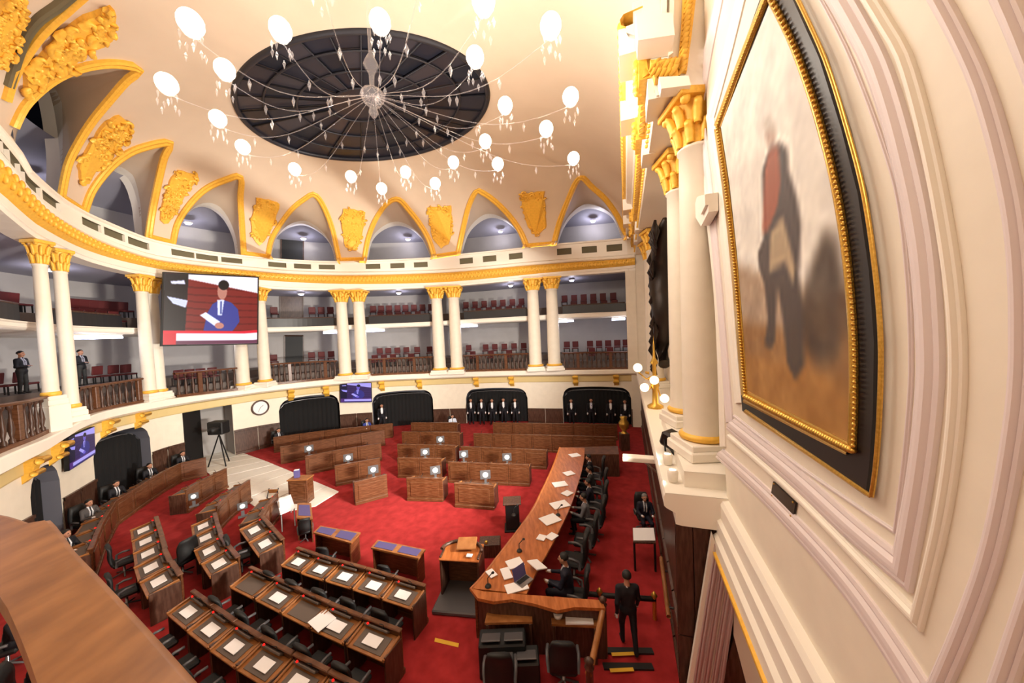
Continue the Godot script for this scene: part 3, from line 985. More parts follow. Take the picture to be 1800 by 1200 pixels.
# ------------------------------------------------------------------ columns
func column_at(base: Vector3, top_h: float, r: float, label: String, group: String, cap_h := 1.0):
	var th = thing("column", label, "column", group)
	var h = top_h - base.y
	var s = st0()
	b3(s, base + Vector3(0, 0.11, 0), Vector3(r * 2.9, 0.22, r * 2.9), 0.03)
	b3(s, base + Vector3(0, 0.28, 0), Vector3(r * 2.6, 0.14, r * 2.6), 0.02)
	part(th, "plinth", s, M.white)
	var xf = Transform3D(Basis.IDENTITY, base)
	s = st0(true)
	lathe(s, [[r * 1.05, 0.35], [r * 1.22, 0.38], [r * 1.27, 0.43], [r * 1.22, 0.48], [r * 1.06, 0.51]], 24, xf)
	part(th, "base_ring", s, M.gold, "golden ring around the column foot")
	s = st0(true)
	var pf = [[r * 1.06, 0.5], [r, 0.6]]
	for k in 9: pf.append([r * (1.0 - 0.14 * pow(k / 8.0, 1.6)), 0.6 + (h - cap_h - 0.6) * k / 8.0])
	pf.append([r * 0.95, h - cap_h + 0.02]); pf.append([r * 0.95, h - cap_h + 0.07]); pf.append([r * 0.84, h - cap_h + 0.1])
	lathe(s, pf, 28, xf)
	part(th, "shaft", s, M.cream)
	s = st0(true)
	var y0 = h - cap_h + 0.08
	lathe(s, [[r * 0.84, y0], [r * 0.88, y0 + cap_h * 0.3], [r * 1.0, y0 + cap_h * 0.6], [r * 1.25, y0 + cap_h * 0.82]], 20, xf)
	for tier in 2:
		for k in 8:
			var an = TAU * (k + 0.5 * tier) / 8.0
			var d = Vector3(cos(an), 0, sin(an))
			var pts = []; var rad = []
			for e in 6:
				var u = e / 5.0
				pts.append(base + d * (r * (0.88 + 0.18 * tier + (0.35 + 0.1 * tier) * pow(u, 2.2))) + Vector3(0, y0 + cap_h * (0.02 + 0.3 * tier) + cap_h * 0.42 * (u - 0.35 * maxf(0, u - 0.75) * 2.0), 0))
				rad.append(r * (0.26 - 0.12 * absf(u - 0.45)))
			tube(s, pts, rad, 6)
	for k in 4:
		var an = TAU * (k + 0.5) / 4.0
		ball(s, base + Vector3(cos(an) * r * 1.5, y0 + cap_h * 0.74, sin(an) * r * 1.5), Vector3(r * 0.28, r * 0.28, r * 0.28), 8, 5)
	b3(s, base + Vector3(0, h - cap_h * 0.1, 0), Vector3(r * 2.9, cap_h * 0.13, r * 2.9), 0.02)
	part(th, "capital", s, M.gold, "golden leafy capital")
	return th

func build_columns():
	# px centre at the foot, width in px, row of the foot
	var g = "paired columns of the curved gallery"
	var ci = 12
	for d in [[88, 32, 712, -0.05], [121, 30, 732, -0.1], [264, 26, 702, 0.0], [292, 27, 699, 0.45], [431, 25, 686, 0.3], [467, 22, 679, 0.0], [608, 22, 667, 0.0], [638, 22, 665, 0.0], [774, 21, 657, 0.0], [804, 21, 656, 0.0], [942, 22, 651, 0.0], [975, 22, 650, 0.0]]:
		var hit = wall_hit(d[0], d[2])
		var sc = hit.s
		ci -= 1
		var l = "cream gallery column with gilded leafy capital, %s from the corner pier" % ORD[ci]
		var b = wp(sc, hit.p.y, d[3])
		var zd = -(cb.inverse() * (b - eye())).z
		var r: float = d[1] * zd / F * 0.5 * zd / Vector2(b.x, b.z).length()
		var th = column_at(b, hs("W", sc) + 0.02, r, l, g, 1.0)
		var fl = maxf(hs("LT", sc), hs("LB", sc) + 0.25)
		if b.y > fl + 0.05:
			var s2 = st0()
			b3(s2, Vector3(b.x, (b.y + fl) / 2 - 0.01, b.z), Vector3(r * 3.1, b.y - fl + 0.02, r * 3.1), 0.02)
			part(th, "pedestal", s2, M.white)
	# end pier at the corner
	var s = st0()
	var sc = wall_s(1112, 600)
	for q in [[0.5, 0.0]]:
		band(s, srange(wall_s(1103, 600), s_end, 0.3), func(x): return [[-0.15, 3.9], [-0.15, hs("W", x)]])
		band(s, [wall_s(1103, 600), wall_s(1103, 600) + 0.02], func(x): return [[1.2, 3.9], [-0.15, 3.9], [-0.15, hs("W", x)], [1.2, hs("W", x)]])
		var e = wall_s(1103, 600)
		quad(s, wp(e, 3.9, -0.15), wp(e, 3.9, 1.5), wp(e, hs("W", e), 1.5), wp(e, hs("W", e), -0.15))
	struct("wall_corner", s, M.cream, "cream pier in the corner beside the straight wall", "pier")
	# columns of the straight wall
	var g2 = "columns of the straight wall"
	column_at(rp(8.45, 0.93, 4.3), 12.2, 0.40, "thick cream column beside the large gilt-framed painting", "", 1.15)
	column_at(rp(11.0, 0.93, 4.3), 12.2, 0.38, "thick cream column between the painting's neighbour column and the bronze relief", "", 1.15)
	for a in [19.2, 21.8]:
		column_at(rp(a, 0.8, 3.98), 12.2, 0.36, "cream column of the straight wall between bronze relief and corner pier", g2, 1.15)

# ------------------------------------------------------------------ chandelier and gallery lamps
const BULBS := [[335,40,0],[493,52,1],[668,38,1],[968,45,0],[835,100,1],[395,122,1],[293,147,0],[383,208,1],[427,258,1],[888,185,1],[1003,170,0],[960,226,0],[853,248,1],[797,285,1],[713,302,1],[765,322,0],[671,331,0],[617,310,1],[518,297,1],[875,288,0],[1008,278,0],[850,2,0],[560,-60,0],[740,-70,0]]
const BULB_E := 13.0
func build_chandelier():
	var th = thing("chandelier", "huge crystal chandelier with many glowing bulbs hanging under the oval skylight", "chandelier")
	var hub = hz(655, 168, 14.3)
	var s = st0(true)
	lathe(s, [[0.03, 3.4], [0.05, 2.4], [0.05, 1.2], [0.16, 1.0], [0.22, 0.85], [0.08, 0.6], [0.07, 0.25], [0.3, 0.1], [0.36, -0.05], [0.22, -0.25], [0.1, -0.35], [0.14, -0.5], [0.0, -0.7]], 16, Transform3D(Basis.IDENTITY, hub))
	part(th, "stem", s, M.crystal)
	for d in BULBS:
		var h = 13.0 if d[2] == 0 else 13.4
		var p = hz(d[0], d[1], h)
		var a = st0(true)
		var pts = []
		for k in 15:
			var u = k / 14.0
			var q = hub.lerp(p, u); q.y = lerpf(hub.y, p.y - 0.22, u) - 0.55 * sin(PI * u) + 0.12 * sin(TAU * u)
			pts.append(q)
		tube(a, pts, 0.01, 5)
		lathe(a, [[0.0, -0.26], [0.12, -0.2], [0.16, -0.14], [0.05, -0.16], [0.04, -0.1], [0.0, -0.1]], 10, Transform3D(Basis.IDENTITY, p))
		var arm = part(th, "arm", a, M.crystal)
		a = st0()
		for k in 9:
			var an = TAU * k / 9.0 + d[0]
			var c = p + Vector3(cos(an) * 0.17, -0.32 - 0.12 * (k % 3), sin(an) * 0.17)
			lathe(a, [[0.0, 0.1], [0.035, 0.03], [0.0, -0.09]], 4, Transform3D(Basis.IDENTITY, c), false)
			if k % 3 == 0:
				var e: Vector3 = pts[5 + k] + Vector3(0, -0.15, 0)
				lathe(a, [[0.0, 0.13], [0.045, 0.02], [0.0, -0.13]], 4, Transform3D(Basis.IDENTITY, e), false)
		part(arm, "crystal_drops", a, M.crystal).set_meta("kind", "stuff")
		a = st0(true)
		ball(a, p, Vector3(0.2, 0.21, 0.2), 14, 9)
		part(th, "bulb", a, M.bulb, "glowing white bulb")
		omni(th, p, Color(1.0, 0.965, 0.92), BULB_E, 0.14)

func build_gallery_lights():
	# tubes under the slab of the second gallery: px, row, length
	var tk = 8
	for d in [[22, 585, 2.4, 1], [205, 590, 2.6, 1], [380, 589, 1.5, 1], [585, 583, 1.5, 1], [655, 580, 1.5, 1], [818, 575, 1.6, 1], [990, 565, 1.4, 1], [1086, 560, 0.9, 1]]:
		var sc = wall_s(d[0], d[1])
		tk -= 1
		var th = thing("tube_lamp", "white glowing tube lamp under the second gallery slab, %s from the corner" % ORD[tk], "lamp", "tube lamps under the second gallery")
		var pts = []
		for q in srange(sc - d[2] / 2, sc + d[2] / 2, 0.4): pts.append(wp(q, hs("S2", sc) - 0.18, 0.95))
		var s = st0(true)
		tube(s, pts, 0.07, 8)
		part(th, "tube", s, M.tube_light)
		s = st0()
		var hp = []
		for p in pts: hp.append(p + Vector3(0, 0.12, 0))
		tube(s, hp, 0.06, 4, false)
		part(th, "housing", s, M.white)
		omni(th, wp(sc, hs("S2", sc) - 0.34, 1.0), Color(0.92, 0.93, 1.0), 9.0, 0.3)
	# ceiling spots of the second and top galleries
	var order = [[1000, 888, 693, 530, 380, 200, 56], [1040, 865, 705, 530, 365, 205, 60]]
	for d in [[693, 515, 0, 6.0], [888, 503, 0, 6.0], [1000, 503, 0, 5.0], [200, 505, 0, 6.0], [56, 472, 0, 6.0], [530, 523, 0, 5.0], [380, 520, 0, 5.0], [705, 405, 1, 10.0], [865, 388, 1, 10.0], [1040, 380, 1, 16.0], [530, 405, 1, 9.0], [365, 385, 1, 7.0], [205, 330, 1, 6.0], [60, 220, 1, 6.0]]:
		var sc = wall_s(d[0], d[1])
		var h = hs("W", sc) - 0.02 if d[2] == 0 else hs("C", sc) + 2.5
		var off = 2.4 if d[2] == 0 else 3.6
		var th = thing("ceiling_spot", "small glowing ceiling lamp of the %s gallery, %s from the corner" % [["second", "top"][d[2]], ORD[order[d[2]].find(d[0])]], "lamp", "ceiling lamps of the %s gallery" % ["second", "top"][d[2]])
		var s = st0(true)
		lathe(s, [[0.0, -0.1], [0.16, -0.08], [0.2, 0.0], [0.2, 0.03]], 14, Transform3D(Basis.IDENTITY, wp(sc, h, off)))
		part(th, "diffuser", s, M.tube_light)
		s = st0(true)
		lathe(s, [[0.2, 0.0], [0.24, 0.0], [0.24, 0.06], [0.0, 0.06]], 14, Transform3D(Basis.IDENTITY, wp(sc, h, off)))
		part(th, "rim", s, M.white)
		omni(th, wp(sc, h - 0.3, off), Color(0.94, 0.93, 1.0), d[3], 0.2)
func build_gallery_things():
	build_chandelier()
	build_gallery_lights()
	build_balustrades()
	build_gallery_seats()
	build_screens()

# ------------------------------------------------------------------ balustrades, seats, screens of the galleries
func build_balustrades():
	var bays = [[-70, 98, 716], [137, 252, 700], [308, 419, 680], [477, 594, 665], [649, 762, 657], [815, 930, 652], [989, 1104, 648]]
	for i in bays.size():
		var a = wall_s(bays[i][0], bays[i][2]) if bays[i][0] > -60 else s_vis
		var b = wall_s(bays[i][1], bays[i][2])
		var th = thing("gallery_balustrade", "dark wooden balustrade of the first gallery, %s bay from the straight wall" % ORD[6 - i], "balustrade", "balustrades of the first gallery")
		var ss = srange(a, b, 0.3)
		var fl = func(q): return maxf(hs("LT", q), hs("LB", q) + 0.25)
		var s = st0()
		band(s, ss, func(q): return [[0.0, hs("BT", q) - 0.1], [-0.08, hs("BT", q) - 0.1], [-0.1, hs("BT", q) - 0.03], [-0.06, hs("BT", q)], [0.1, hs("BT", q)], [0.14, hs("BT", q) - 0.03], [0.12, hs("BT", q) - 0.1], [0.0, hs("BT", q) - 0.1]])
		part(th, "handrail", s, M.wood)
		s = st0()
		band(s, ss, func(q): return [[-0.08, fl.call(q)], [-0.08, fl.call(q) + 0.14], [0.12, fl.call(q) + 0.14], [0.12, fl.call(q)]])
		part(th, "bottom_rail", s, M.wood)
		var n = int((b - a) / 0.32)
		for k in n:
			var q = lerpf(a, b, (k + 0.5) / n)
			var y = fl.call(q) + 0.14; var h = hs("BT", q) - 0.1 - y
			s = st0(true)
			var r = 0.075
			if k % 7 == 3: 
				var d = wn(q)
				bx(s, Transform3D(Basis(d.cross(Vector3.UP), Vector3.UP, d), wp(q, y + h / 2, 0.02)), Vector3(0.22, h, 0.16), 0.02)
				part(th, "post", s, M.wood)
			else:
				lathe(s, [[r, 0], [r, h * 0.08], [r * 0.5, h * 0.14], [r * 1.1, h * 0.36], [r * 0.9, h * 0.5], [r * 0.4, h * 0.75], [r * 0.45, h * 0.88], [r, h * 0.92], [r, h]], 8, Transform3D(Basis.IDENTITY, wp(q, y, 0.02)))
				part(th, "baluster", s, M.wood_dark)
		# dark parapet of the second gallery
		s = st0()
		th = thing("gallery_parapet", "low dark parapet of the second gallery, %s bay from the straight wall" % ORD[6 - i], "parapet", "parapets of the second gallery")
		var a2 = a + 0.1
		band(s, srange(a2, b - 0.1, 0.3), func(q): return [[0.62, hs("S1", q)], [0.62, hs("S1", q) + 0.62], [0.7, hs("S1", q) + 0.62], [0.7, hs("S1", q)]])
		part(th, "panel", s, M.pier_dark)
		s = st0()
		var tp = []
		for q in srange(a2, b - 0.1, 0.3): tp.append(wp(q, hs("S1", q) + 0.66, 0.66))
		tube(s, tp, 0.05, 6)
		part(th, "handrail", s, M.wood_dark)
	# stepped tiers that carry the seats
	var s3 = st0()
	band(s3, srange(s_vis, s_end, 0.5), func(q): return [[1.3, hs("LT", q)], [1.3, hs("LT", q) + 0.5], [2.6, hs("LT", q) + 0.5], [2.6, hs("LT", q) + 1.0], [5.0, hs("LT", q) + 1.0]])
	band(s3, srange(s_vis, s_end, 0.5), func(q): return [[2.6, hs("S1", q)], [2.6, hs("S1", q) + 0.7], [5.0, hs("S1", q) + 0.7]])
	band(s3, srange(s_vis, s_end, 0.5), func(q): return [[2.4, hs("C", q) - 0.7], [2.4, hs("C", q) - 0.25], [5.0, hs("C", q) - 0.25]])
	struct("floor_tiers", s3, M.pad, "stepped seat tiers of the galleries", "tiers")
	# golden corbels under the ledge
	var ck = 12
	for d in [[40, 800], [88, 785], [179, 740], [240, 728], [510, 684], [574, 678], [672, 670], [738, 667], [838, 663], [900, 661], [1012, 659], [1083, 658]]:
		var sc = wall_s(d[0], d[1])
		ck -= 1
		var th = thing("corbel", "golden scrolled corbel under the ledge, %s from the straight wall" % ORD[ck], "corbel", "corbels under the gallery ledge")
		var y = hs("LB", sc) - 0.06
		var prof = []
		for e in [[0, 0], [-0.42, 0], [-0.46, -0.1], [-0.42, -0.2], [-0.3, -0.26], [-0.26, -0.4], [-0.3, -0.5], [-0.24, -0.62], [-0.1, -0.7], [0, -0.8]]: prof.append(wp(sc - 0.16, y + e[1], e[0]))
		var s = st0()
		plate(s, prof, pp3(sc), 0.32)
		part(th, "bracket", s, M.gold)
		s = st0(true)
		for e in [[-0.44, -0.1, 0.11], [-0.3, -0.5, 0.09]]:
			s = st0(true)
			var c0 = wp(sc - 0.2, y + e[1], e[0]); var c1 = wp(sc + 0.2, y + e[1], e[0])
			tube(s, [c0, c1], e[2], 10)
			part(th, "volute", s, M.gold)
func pp3(s: float) -> Vector3:
	var d = pp(s + 0.1) - pp(s - 0.1)
	return Vector3(d.x, 0, d.y).normalized()

func make_seat() -> Node3D:
	var th = thing("gallery_chair", "dark red upholstered chair", "chair", "")
	var s = st0(); b3(s, Vector3(0, 0.42, 0), Vector3(0.5, 0.09, 0.48), 0.02); part(th, "seat", s, M.red_seat)
	s = st0(); bx(s, Transform3D(Basis(Vector3.RIGHT, -0.12), Vector3(0, 0.74, 0.26)), Vector3(0.5, 0.5, 0.07), 0.025); part(th, "backrest", s, M.red_seat)
	for x in [-0.22, 0.22]:
		for z in [-0.2, 0.24]:
			s = st0(); b3(s, Vector3(x, 0.19, z), Vector3(0.04, 0.38, 0.04)); part(th, "leg", s, M.dark)
	th.set_meta("base_name", "gallery_chair")
	return th
var seat0 = null
func put_seat(px, py, tier: int, which := ""):
	var off: float = [1.9, 3.2, 1.9, 3.3, 3.2][tier]
	var hit = wall_hit(px, py, off)
	if hit == null: return
	var base: float = [hs("LT", hit.s) + 0.5, hs("LT", hit.s) + 1.0, hs("S1", hit.s), hs("S1", hit.s) + 0.7, hs("C", hit.s) - 0.25][tier]
	var d = wn(hit.s)
	var xf = Transform3D(Basis(Vector3.UP.cross(-d), Vector3.UP, -d), wp(hit.s, base + 0.005, off))
	var lab: String = ["dark red chair on the lower seat tier of the first gallery", "dark red chair on the upper seat tier of the first gallery", "dark red chair in the front row of the second gallery", "dark red chair in the rear row of the second gallery", "dark chair seen through an arch of the top gallery"][tier]
	if which: lab = ["lower tier of first gallery", "upper tier of first gallery", "front row of second gallery", "rear row of second gallery", "top gallery behind the arches"][tier]
	if which: lab = "dark red chair, %s, %s" % [lab, which]
	var grp: String = ["chairs on the lower tier of the first gallery", "chairs on the upper tier of the first gallery", "front row chairs of the second gallery", "rear row chairs of the second gallery", "chairs of the top gallery"][tier]
	if seat0 == null:
		seat0 = make_seat(); seat0.transform = xf; seat0.set_meta("label", lab); seat0.set_meta("group", grp)
	else: copy(seat0, xf, lab, grp)
func build_gallery_seats():
	for d in [[[316, 335, 354, 374], 636, 0, 4], [[482, 548, 565, 582], 630, 1, 3], [[667, 682, 698, 714, 733, 755], 620, 1, 2], [[658, 674, 690, 722], 628, 0, 2],
		[[823, 853, 869, 886, 903, 920], 612, 1, 1], [[830, 862, 894], 620, 0, 1], [[996, 1011, 1037, 1053, 1069, 1085, 1100], 606, 1, 0], [[1040, 1072], 614, 0, 0],
		[[150, 178, 205, 226], 640, 1, 5], [[8, 45], 640, 1, 6], [[655, 669, 683, 698, 712, 727, 742, 757], 540, 3, 2], [[668, 684, 700, 716, 734], 553, 2, 2],
		[[818, 834, 850, 867, 883, 900, 916], 530, 3, 1], [[840, 858, 876, 894, 912], 546, 2, 1], [[992, 1009, 1026, 1043, 1060, 1078], 528, 3, 0], [[1008, 1026, 1044, 1062, 1080], 537, 2, 0],
		[[482, 548, 564, 580], 540, 3, 3], [[140, 156, 172, 188, 204, 220], 524, 3, 5], [[4, 22, 36], 524, 3, 6], [[146, 166, 186, 206], 545, 2, 5], [[706, 718, 730, 742], 440, 4, 2], [[820, 880, 893, 906], 440, 4, 1]]:
		for i in d[0].size(): put_seat(d[0][i], d[1], d[2], "%s bay from the corner, %s seat" % [ORD[d[3]], ORD[d[0].size() - 1 - i]])
	# dark doors in the rear walls of the galleries
	for d in [[500, 533, 590, 640, "dark door in the rear wall of the first gallery beside the empty chairs"], [492, 532, 515, 560, "tall dark wooden door in the rear wall of the second gallery"], [494, 533, 395, 458, "dark doorway in the rear wall of the top gallery"]]:
		var s = st0()
		var off = 4.97
		var p = []
		for q in [[d[0], d[2]], [d[1], d[2]], [d[1], d[3]], [d[0], d[3]]]:
			p.append(wall_hit(q[0], q[1], off).p)
		plate(s, p, wn(wall_s(515, 600)), 0.06)
		var fr = st0()
		for k in 4:
			if k != 2: tube(fr, [p[k] + wn(wall_s(515, 600)) * 0.05, p[(k + 1) % 4] + wn(wall_s(515, 600)) * 0.05], 0.06, 4, false)
		var dd = struct("door_2", s, M.wood_dark if d[2] == 515 else M.dark, d[4], "door")
		part(dd, "door_frame", fr, M.wood_dark)

# flat pictures ------------------------------------------------------
func fill(img: Image, pts: Array, c: Color, soft := 0.0):
	var w = img.get_width(); var h = img.get_height()
	var pg = PackedVector2Array(); var bb = Rect2(Vector2(pts[0][0] * w, pts[0][1] * h), Vector2.ZERO)
	for q in pts: pg.append(Vector2(q[0] * w, q[1] * h)); bb = bb.expand(pg[pg.size() - 1])
	for y in range(maxi(0, int(bb.position.y)), mini(h, int(bb.end.y) + 1)):
		for x in range(maxi(0, int(bb.position.x)), mini(w, int(bb.end.x) + 1)):
			if Geometry2D.is_point_in_polygon(Vector2(x + 0.5, y + 0.5), pg): img.set_pixel(x, y, img.get_pixel(x, y).lerp(c, 1.0 - soft))
func ell(cx, cy, rx, ry, n := 18) -> Array:
	var o = []
	for i in n: o.append([cx + rx * cos(TAU * i / n), cy + ry * sin(TAU * i / n)])
	return o
func blur(img: Image, k: int):
	var w = img.get_width(); var h = img.get_height()
	img.resize(maxi(2, w / k), maxi(2, h / k), Image.INTERPOLATE_LANCZOS); img.resize(w, h, Image.INTERPOLATE_CUBIC)
func picture_mat(img: Image, emit: float) -> StandardMaterial3D:
	var m = StandardMaterial3D.new()
	var t = ImageTexture.create_from_image(img)
	m.albedo_texture = t; m.roughness = 0.35
	if emit > 0: m.emission_enabled = true; m.emission_texture = t; m.emission_energy_multiplier = emit; m.albedo_color = Color(0.1, 0.1, 0.1); m.emission = Color(0, 0, 0)
	return m
func picture_quad(p: Array) -> SurfaceTool:                  # TL TR BR BL
	var s = st0()
	var uv = [Vector2(0, 0), Vector2(1, 0), Vector2(1, 1), Vector2(0, 1)]
	for k in [0, 1, 2, 0, 2, 3]: s.set_uv(uv[k]); s.add_vertex(p[k])
	return s
func session_picture(small: bool) -> Image:
	var img = Image.create(220, 150, false, Image.FORMAT_RGB8)
	img.fill(Color(0.48, 0.13, 0.12))
	for i in 7: fill(img, [[0.2, 0.16 + i * 0.1], [1, 0.2 + i * 0.1], [1, 0.215 + i * 0.1], [0.2, 0.18 + i * 0.1]], Color(0.36, 0.08, 0.08))
	fill(img, [[0.2, 0], [1, 0], [1, 0.24], [0.2, 0.06]], Color(0.92, 0.9, 0.95))
	fill(img, [[0, 0], [0.22, 0], [0.2, 0.8], [0, 0.8]], Color(0.09, 0.07, 0.09))
	fill(img, [[0.05, 0.1], [0.18, 0.08], [0.19, 0.13], [0.06, 0.14]], Color(0.85, 0.85, 0.95))
	fill(img, [[0.02, 0.32], [0.22, 0.36], [0.2, 0.47], [0.08, 0.42]], Color(0.8, 0.82, 0.95))
	fill(img, [[0.38, 0.8], [0.42, 0.52], [0.47, 0.4], [0.56, 0.33], [0.68, 0.38], [0.76, 0.48], [0.78, 0.66], [0.7, 0.8]], Color(0.22, 0.24, 0.55))
	fill(img, [[0.52, 0.34], [0.6, 0.34], [0.575, 0.56], [0.53, 0.56]], Color(0.85, 0.86, 0.95))
	fill(img, [[0.553, 0.36], [0.572, 0.36], [0.572, 0.54], [0.553, 0.54]], Color(0.3, 0.34, 0.6))
	fill(img, ell(0.575, 0.22, 0.055, 0.12), Color(0.72, 0.48, 0.42))
	fill(img, ell(0.59, 0.13, 0.06, 0.07), Color(0.07, 0.05, 0.07))
	fill(img, [[0.34, 0.57], [0.4, 0.52], [0.56, 0.66], [0.5, 0.73]], Color(0.88, 0.9, 1.0))
	fill(img, ell(0.55, 0.72, 0.05, 0.05), Color(0.75, 0.5, 0.45))
	fill(img, [[0, 0.8], [1, 0.8], [1, 0.84], [0, 0.84]], Color(0.85, 0.12, 0.2))
	fill(img, [[0, 0.84], [0.12, 0.84], [0.12, 1], [0, 1]], Color(0.8, 0.15, 0.2))
	fill(img, [[0.12, 0.84], [1, 0.84], [1, 0.95], [0.12, 0.95]], Color(0.95, 0.93, 0.97))
	fill(img, [[0.12, 0.95], [1, 0.95], [1, 1], [0.12, 1]], Color(0.4, 0.2, 0.3))
	if small:
		for y in 150:
			for x in 220:
				var c = img.get_pixel(x, y); var l = c.get_luminance()
				img.set_pixel(x, y, c.lerp(Color(l * 0.7, l * 0.65, l * 1.5 + 0.12), 0.8))
	blur(img, 2)
	return img
func screen(called, label, px: Array, off: float, img: Image, emit: float, group := ""):
	var p = []
	for q in px: p.append(wall_hit(q[0], q[1], off).p)
	# keep it one flat panel
	p[2] = p[1] + (p[3] - p[0]) * ((p[2] - p[1]).length() / (p[3] - p[0]).length())
	var n: Vector3 = (p[1] - p[0]).cross(p[3] - p[0]).normalized()
	if n.dot(eye() - p[0]) < 0: n = -n
	var th = thing(called, label, "television", group)
	part(th, "picture", picture_quad(p), picture_mat(img, emit), "glowing picture of a seated speaker in a blue suit")
	var s = st0()
	var c: Vector3 = (p[0] + p[2]) / 2
	var o = []
	for q in p: o.append(c + (q - c) * 1.035 - n * 0.14)
	plate(s, o, n, 0.13)
	part(th, "casing", s, M.dark)
	s = st0()
	tube(s, [c - n * 0.13, c - n * maxf(0.2, absf(off) * 0.9)], 0.06, 6)
	part(th, "bracket", s, M.dark)
	return th
func build_screens():
	screen("wall_screen", "large tilted television hung over the first gallery between two column pairs", [[290, 480], [453, 488], [443, 603], [286, 606]], -1.0, session_picture(false), 1.25)
	screen("wall_television", "small bluish television under the ledge between two black niches beside the clock", [[598, 674], [652, 673], [651, 706], [599, 707]], -0.25, session_picture(true), 1.0)
	screen("wall_television", "bluish television slanted on the wall beside the curtained niches and walkway door", [[121, 769], [166, 750], [165, 798], [123, 826]], -0.25, session_picture(true), 0.9)
	# clock
	var hit = wall_hit(457, 716)
	var n = wn(hit.s)
	var b = Basis(n.cross(Vector3.UP), n, Vector3.UP.cross(n).cross(n))
	b = Basis(Vector3.UP.cross(n).normalized(), n, Vector3.UP)
	var xf = Transform3D(b, hit.p)
	var th = thing("wall_clock", "round wall clock with pale face and dark rim", "clock")
	var s = st0(true)
	lathe(s, [[0.46, 0.02], [0.5, 0.06], [0.52, 0.1], [0.48, 0.13], [0.42, 0.1], [0.42, 0.05]], 28, xf)
	part(th, "rim", s, M.wood_dark)
	s = st0(true)
	lathe(s, [[0.0, 0.07], [0.43, 0.07]], 28, xf)
	part(th, "face", s, M.paper)
	s = st0()
	for e in [[0.25, 0.9, 0.02], [0.34, 3.6, 0.015]]:
		bx(s, xf * Transform3D(Basis(Vector3.UP, e[1]), Vector3(sin(e[1]) * e[0] * 0.4, 0.085, cos(e[1]) * e[0] * 0.4)), Vector3(e[2], 0.01, e[0]))
	part(th, "hand", s, M.dark)

# ------------------------------------------------------------------ members' desks
var desk0 = null
func make_desk() -> Node3D:
	# x along the row, +z towards the seat, front panel at z = 0
	var th = thing("member_desk", "desk", "desk")
	th.set_meta("base_name", "member_desk")
	var s = st0()
	b3(s, Vector3(0, 0.53, 0), Vector3(0.99, 0.94, 0.05), 0.01)
	b3(s, Vector3(0, 0.53, -0.035), Vector3(0.78, 0.62, 0.03), 0.012)
	part(th, "front_panel", s, M.wood)
	s = st0()
	b3(s, Vector3(0, 1.0, 0.02), Vector3(1.0, 0.045, 0.13), 0.015)
	part(th, "cap_rail", s, M.wood)
	s = st0()
	b3(s, Vector3(0, 0.07, -0.02), Vector3(1.0, 0.14, 0.12), 0.02)
	part(th, "plinth", s, M.wood)
	for x in [-0.48, 0.48]:
		s = st0()
		b3(s, Vector3(x, 0.42, 0.33), Vector3(0.04, 0.84, 0.62), 0.008)
		part(th, "side_panel", s, M.wood_dark)
	var tilt = Basis(Vector3.RIGHT, 0.14)
	s = st0()
	bx(s, Transform3D(tilt, Vector3(0, 0.80, 0.35)), Vector3(0.96, 0.035, 0.64), 0.008)
	part(th, "desk_top", s, M.wood_light)
	s = st0()
	bx(s, Transform3D(tilt, Vector3(0, 0.823, 0.37)), Vector3(0.70, 0.012, 0.46), 0.004)
	part(th, "writing_pad", s, M.pad, "grey writing pad")
	for x in [-0.465, 0.465]:
		s = st0()
		bx(s, Transform3D(tilt, Vector3(x, 0.84, 0.36)), Vector3(0.05, 0.05, 0.64), 0.012)
		part(th, "divider", s, M.wood_light)
	s = st0()
	bx(s, Transform3D(Basis(Vector3.RIGHT, -0.5), Vector3(0.08, 0.92, 0.09)), Vector3(0.62, 0.05, 0.13), 0.012)
	var co = part(th, "console", s, M.pad)
	s = st0(true)
	ball(s, Vector3(0.3, 0.965, 0.12), Vector3(0.028, 0.028, 0.028), 8, 5)
	part(co, "signal_lamp", s, M.red_lamp, "small red signal lamp")
	s = st0(true)
	tube(s, [Vector3(-0.1, 0.94, 0.09), Vector3(-0.1, 1.05, 0.1), Vector3(-0.08, 1.13, 0.2)], 0.01, 5)
	part(co, "microphone", s, M.dark)
	return th
func put_desk(front: Vector3, along: Vector3, seat: Vector3, width: float, label: String, group: String, deep := 1.0) -> Node3D:
	along.y = 0; seat.y = 0
	along = along.normalized(); seat = (seat - along * seat.dot(along)).normalized()
	if along.cross(Vector3.UP).dot(seat) > 0: along = -along
	var xf = Transform3D(Basis(along * width, Vector3.UP, seat * deep), Vector3(front.x, 0, front.z))
	if desk0 == null:
		desk0 = make_desk(); desk0.transform = xf; tag(desk0, label, "desk", group)
		return desk0
	return copy(desk0, xf, label, group)
func focus() -> Vector3: return hz(905, 930)
func desk_row(px: Array, n: int, label: String, group: String) -> Array:
	var p = []
	for q in px: p.append(hz(q[0], q[1], 1.0))
	p = resample(p, n * 6 + 1)
	var out = []
	for i in n:
		var a: Vector3 = p[i * 6]; var b: Vector3 = p[i * 6 + 6]
		var m: Vector3 = (a + b) / 2
		m.y = 0
		out.append(put_desk(m, b - a, m - focus(), a.distance_to(b), label if n == 1 else label % ORD[i], group))
	return out
var chair0 = null
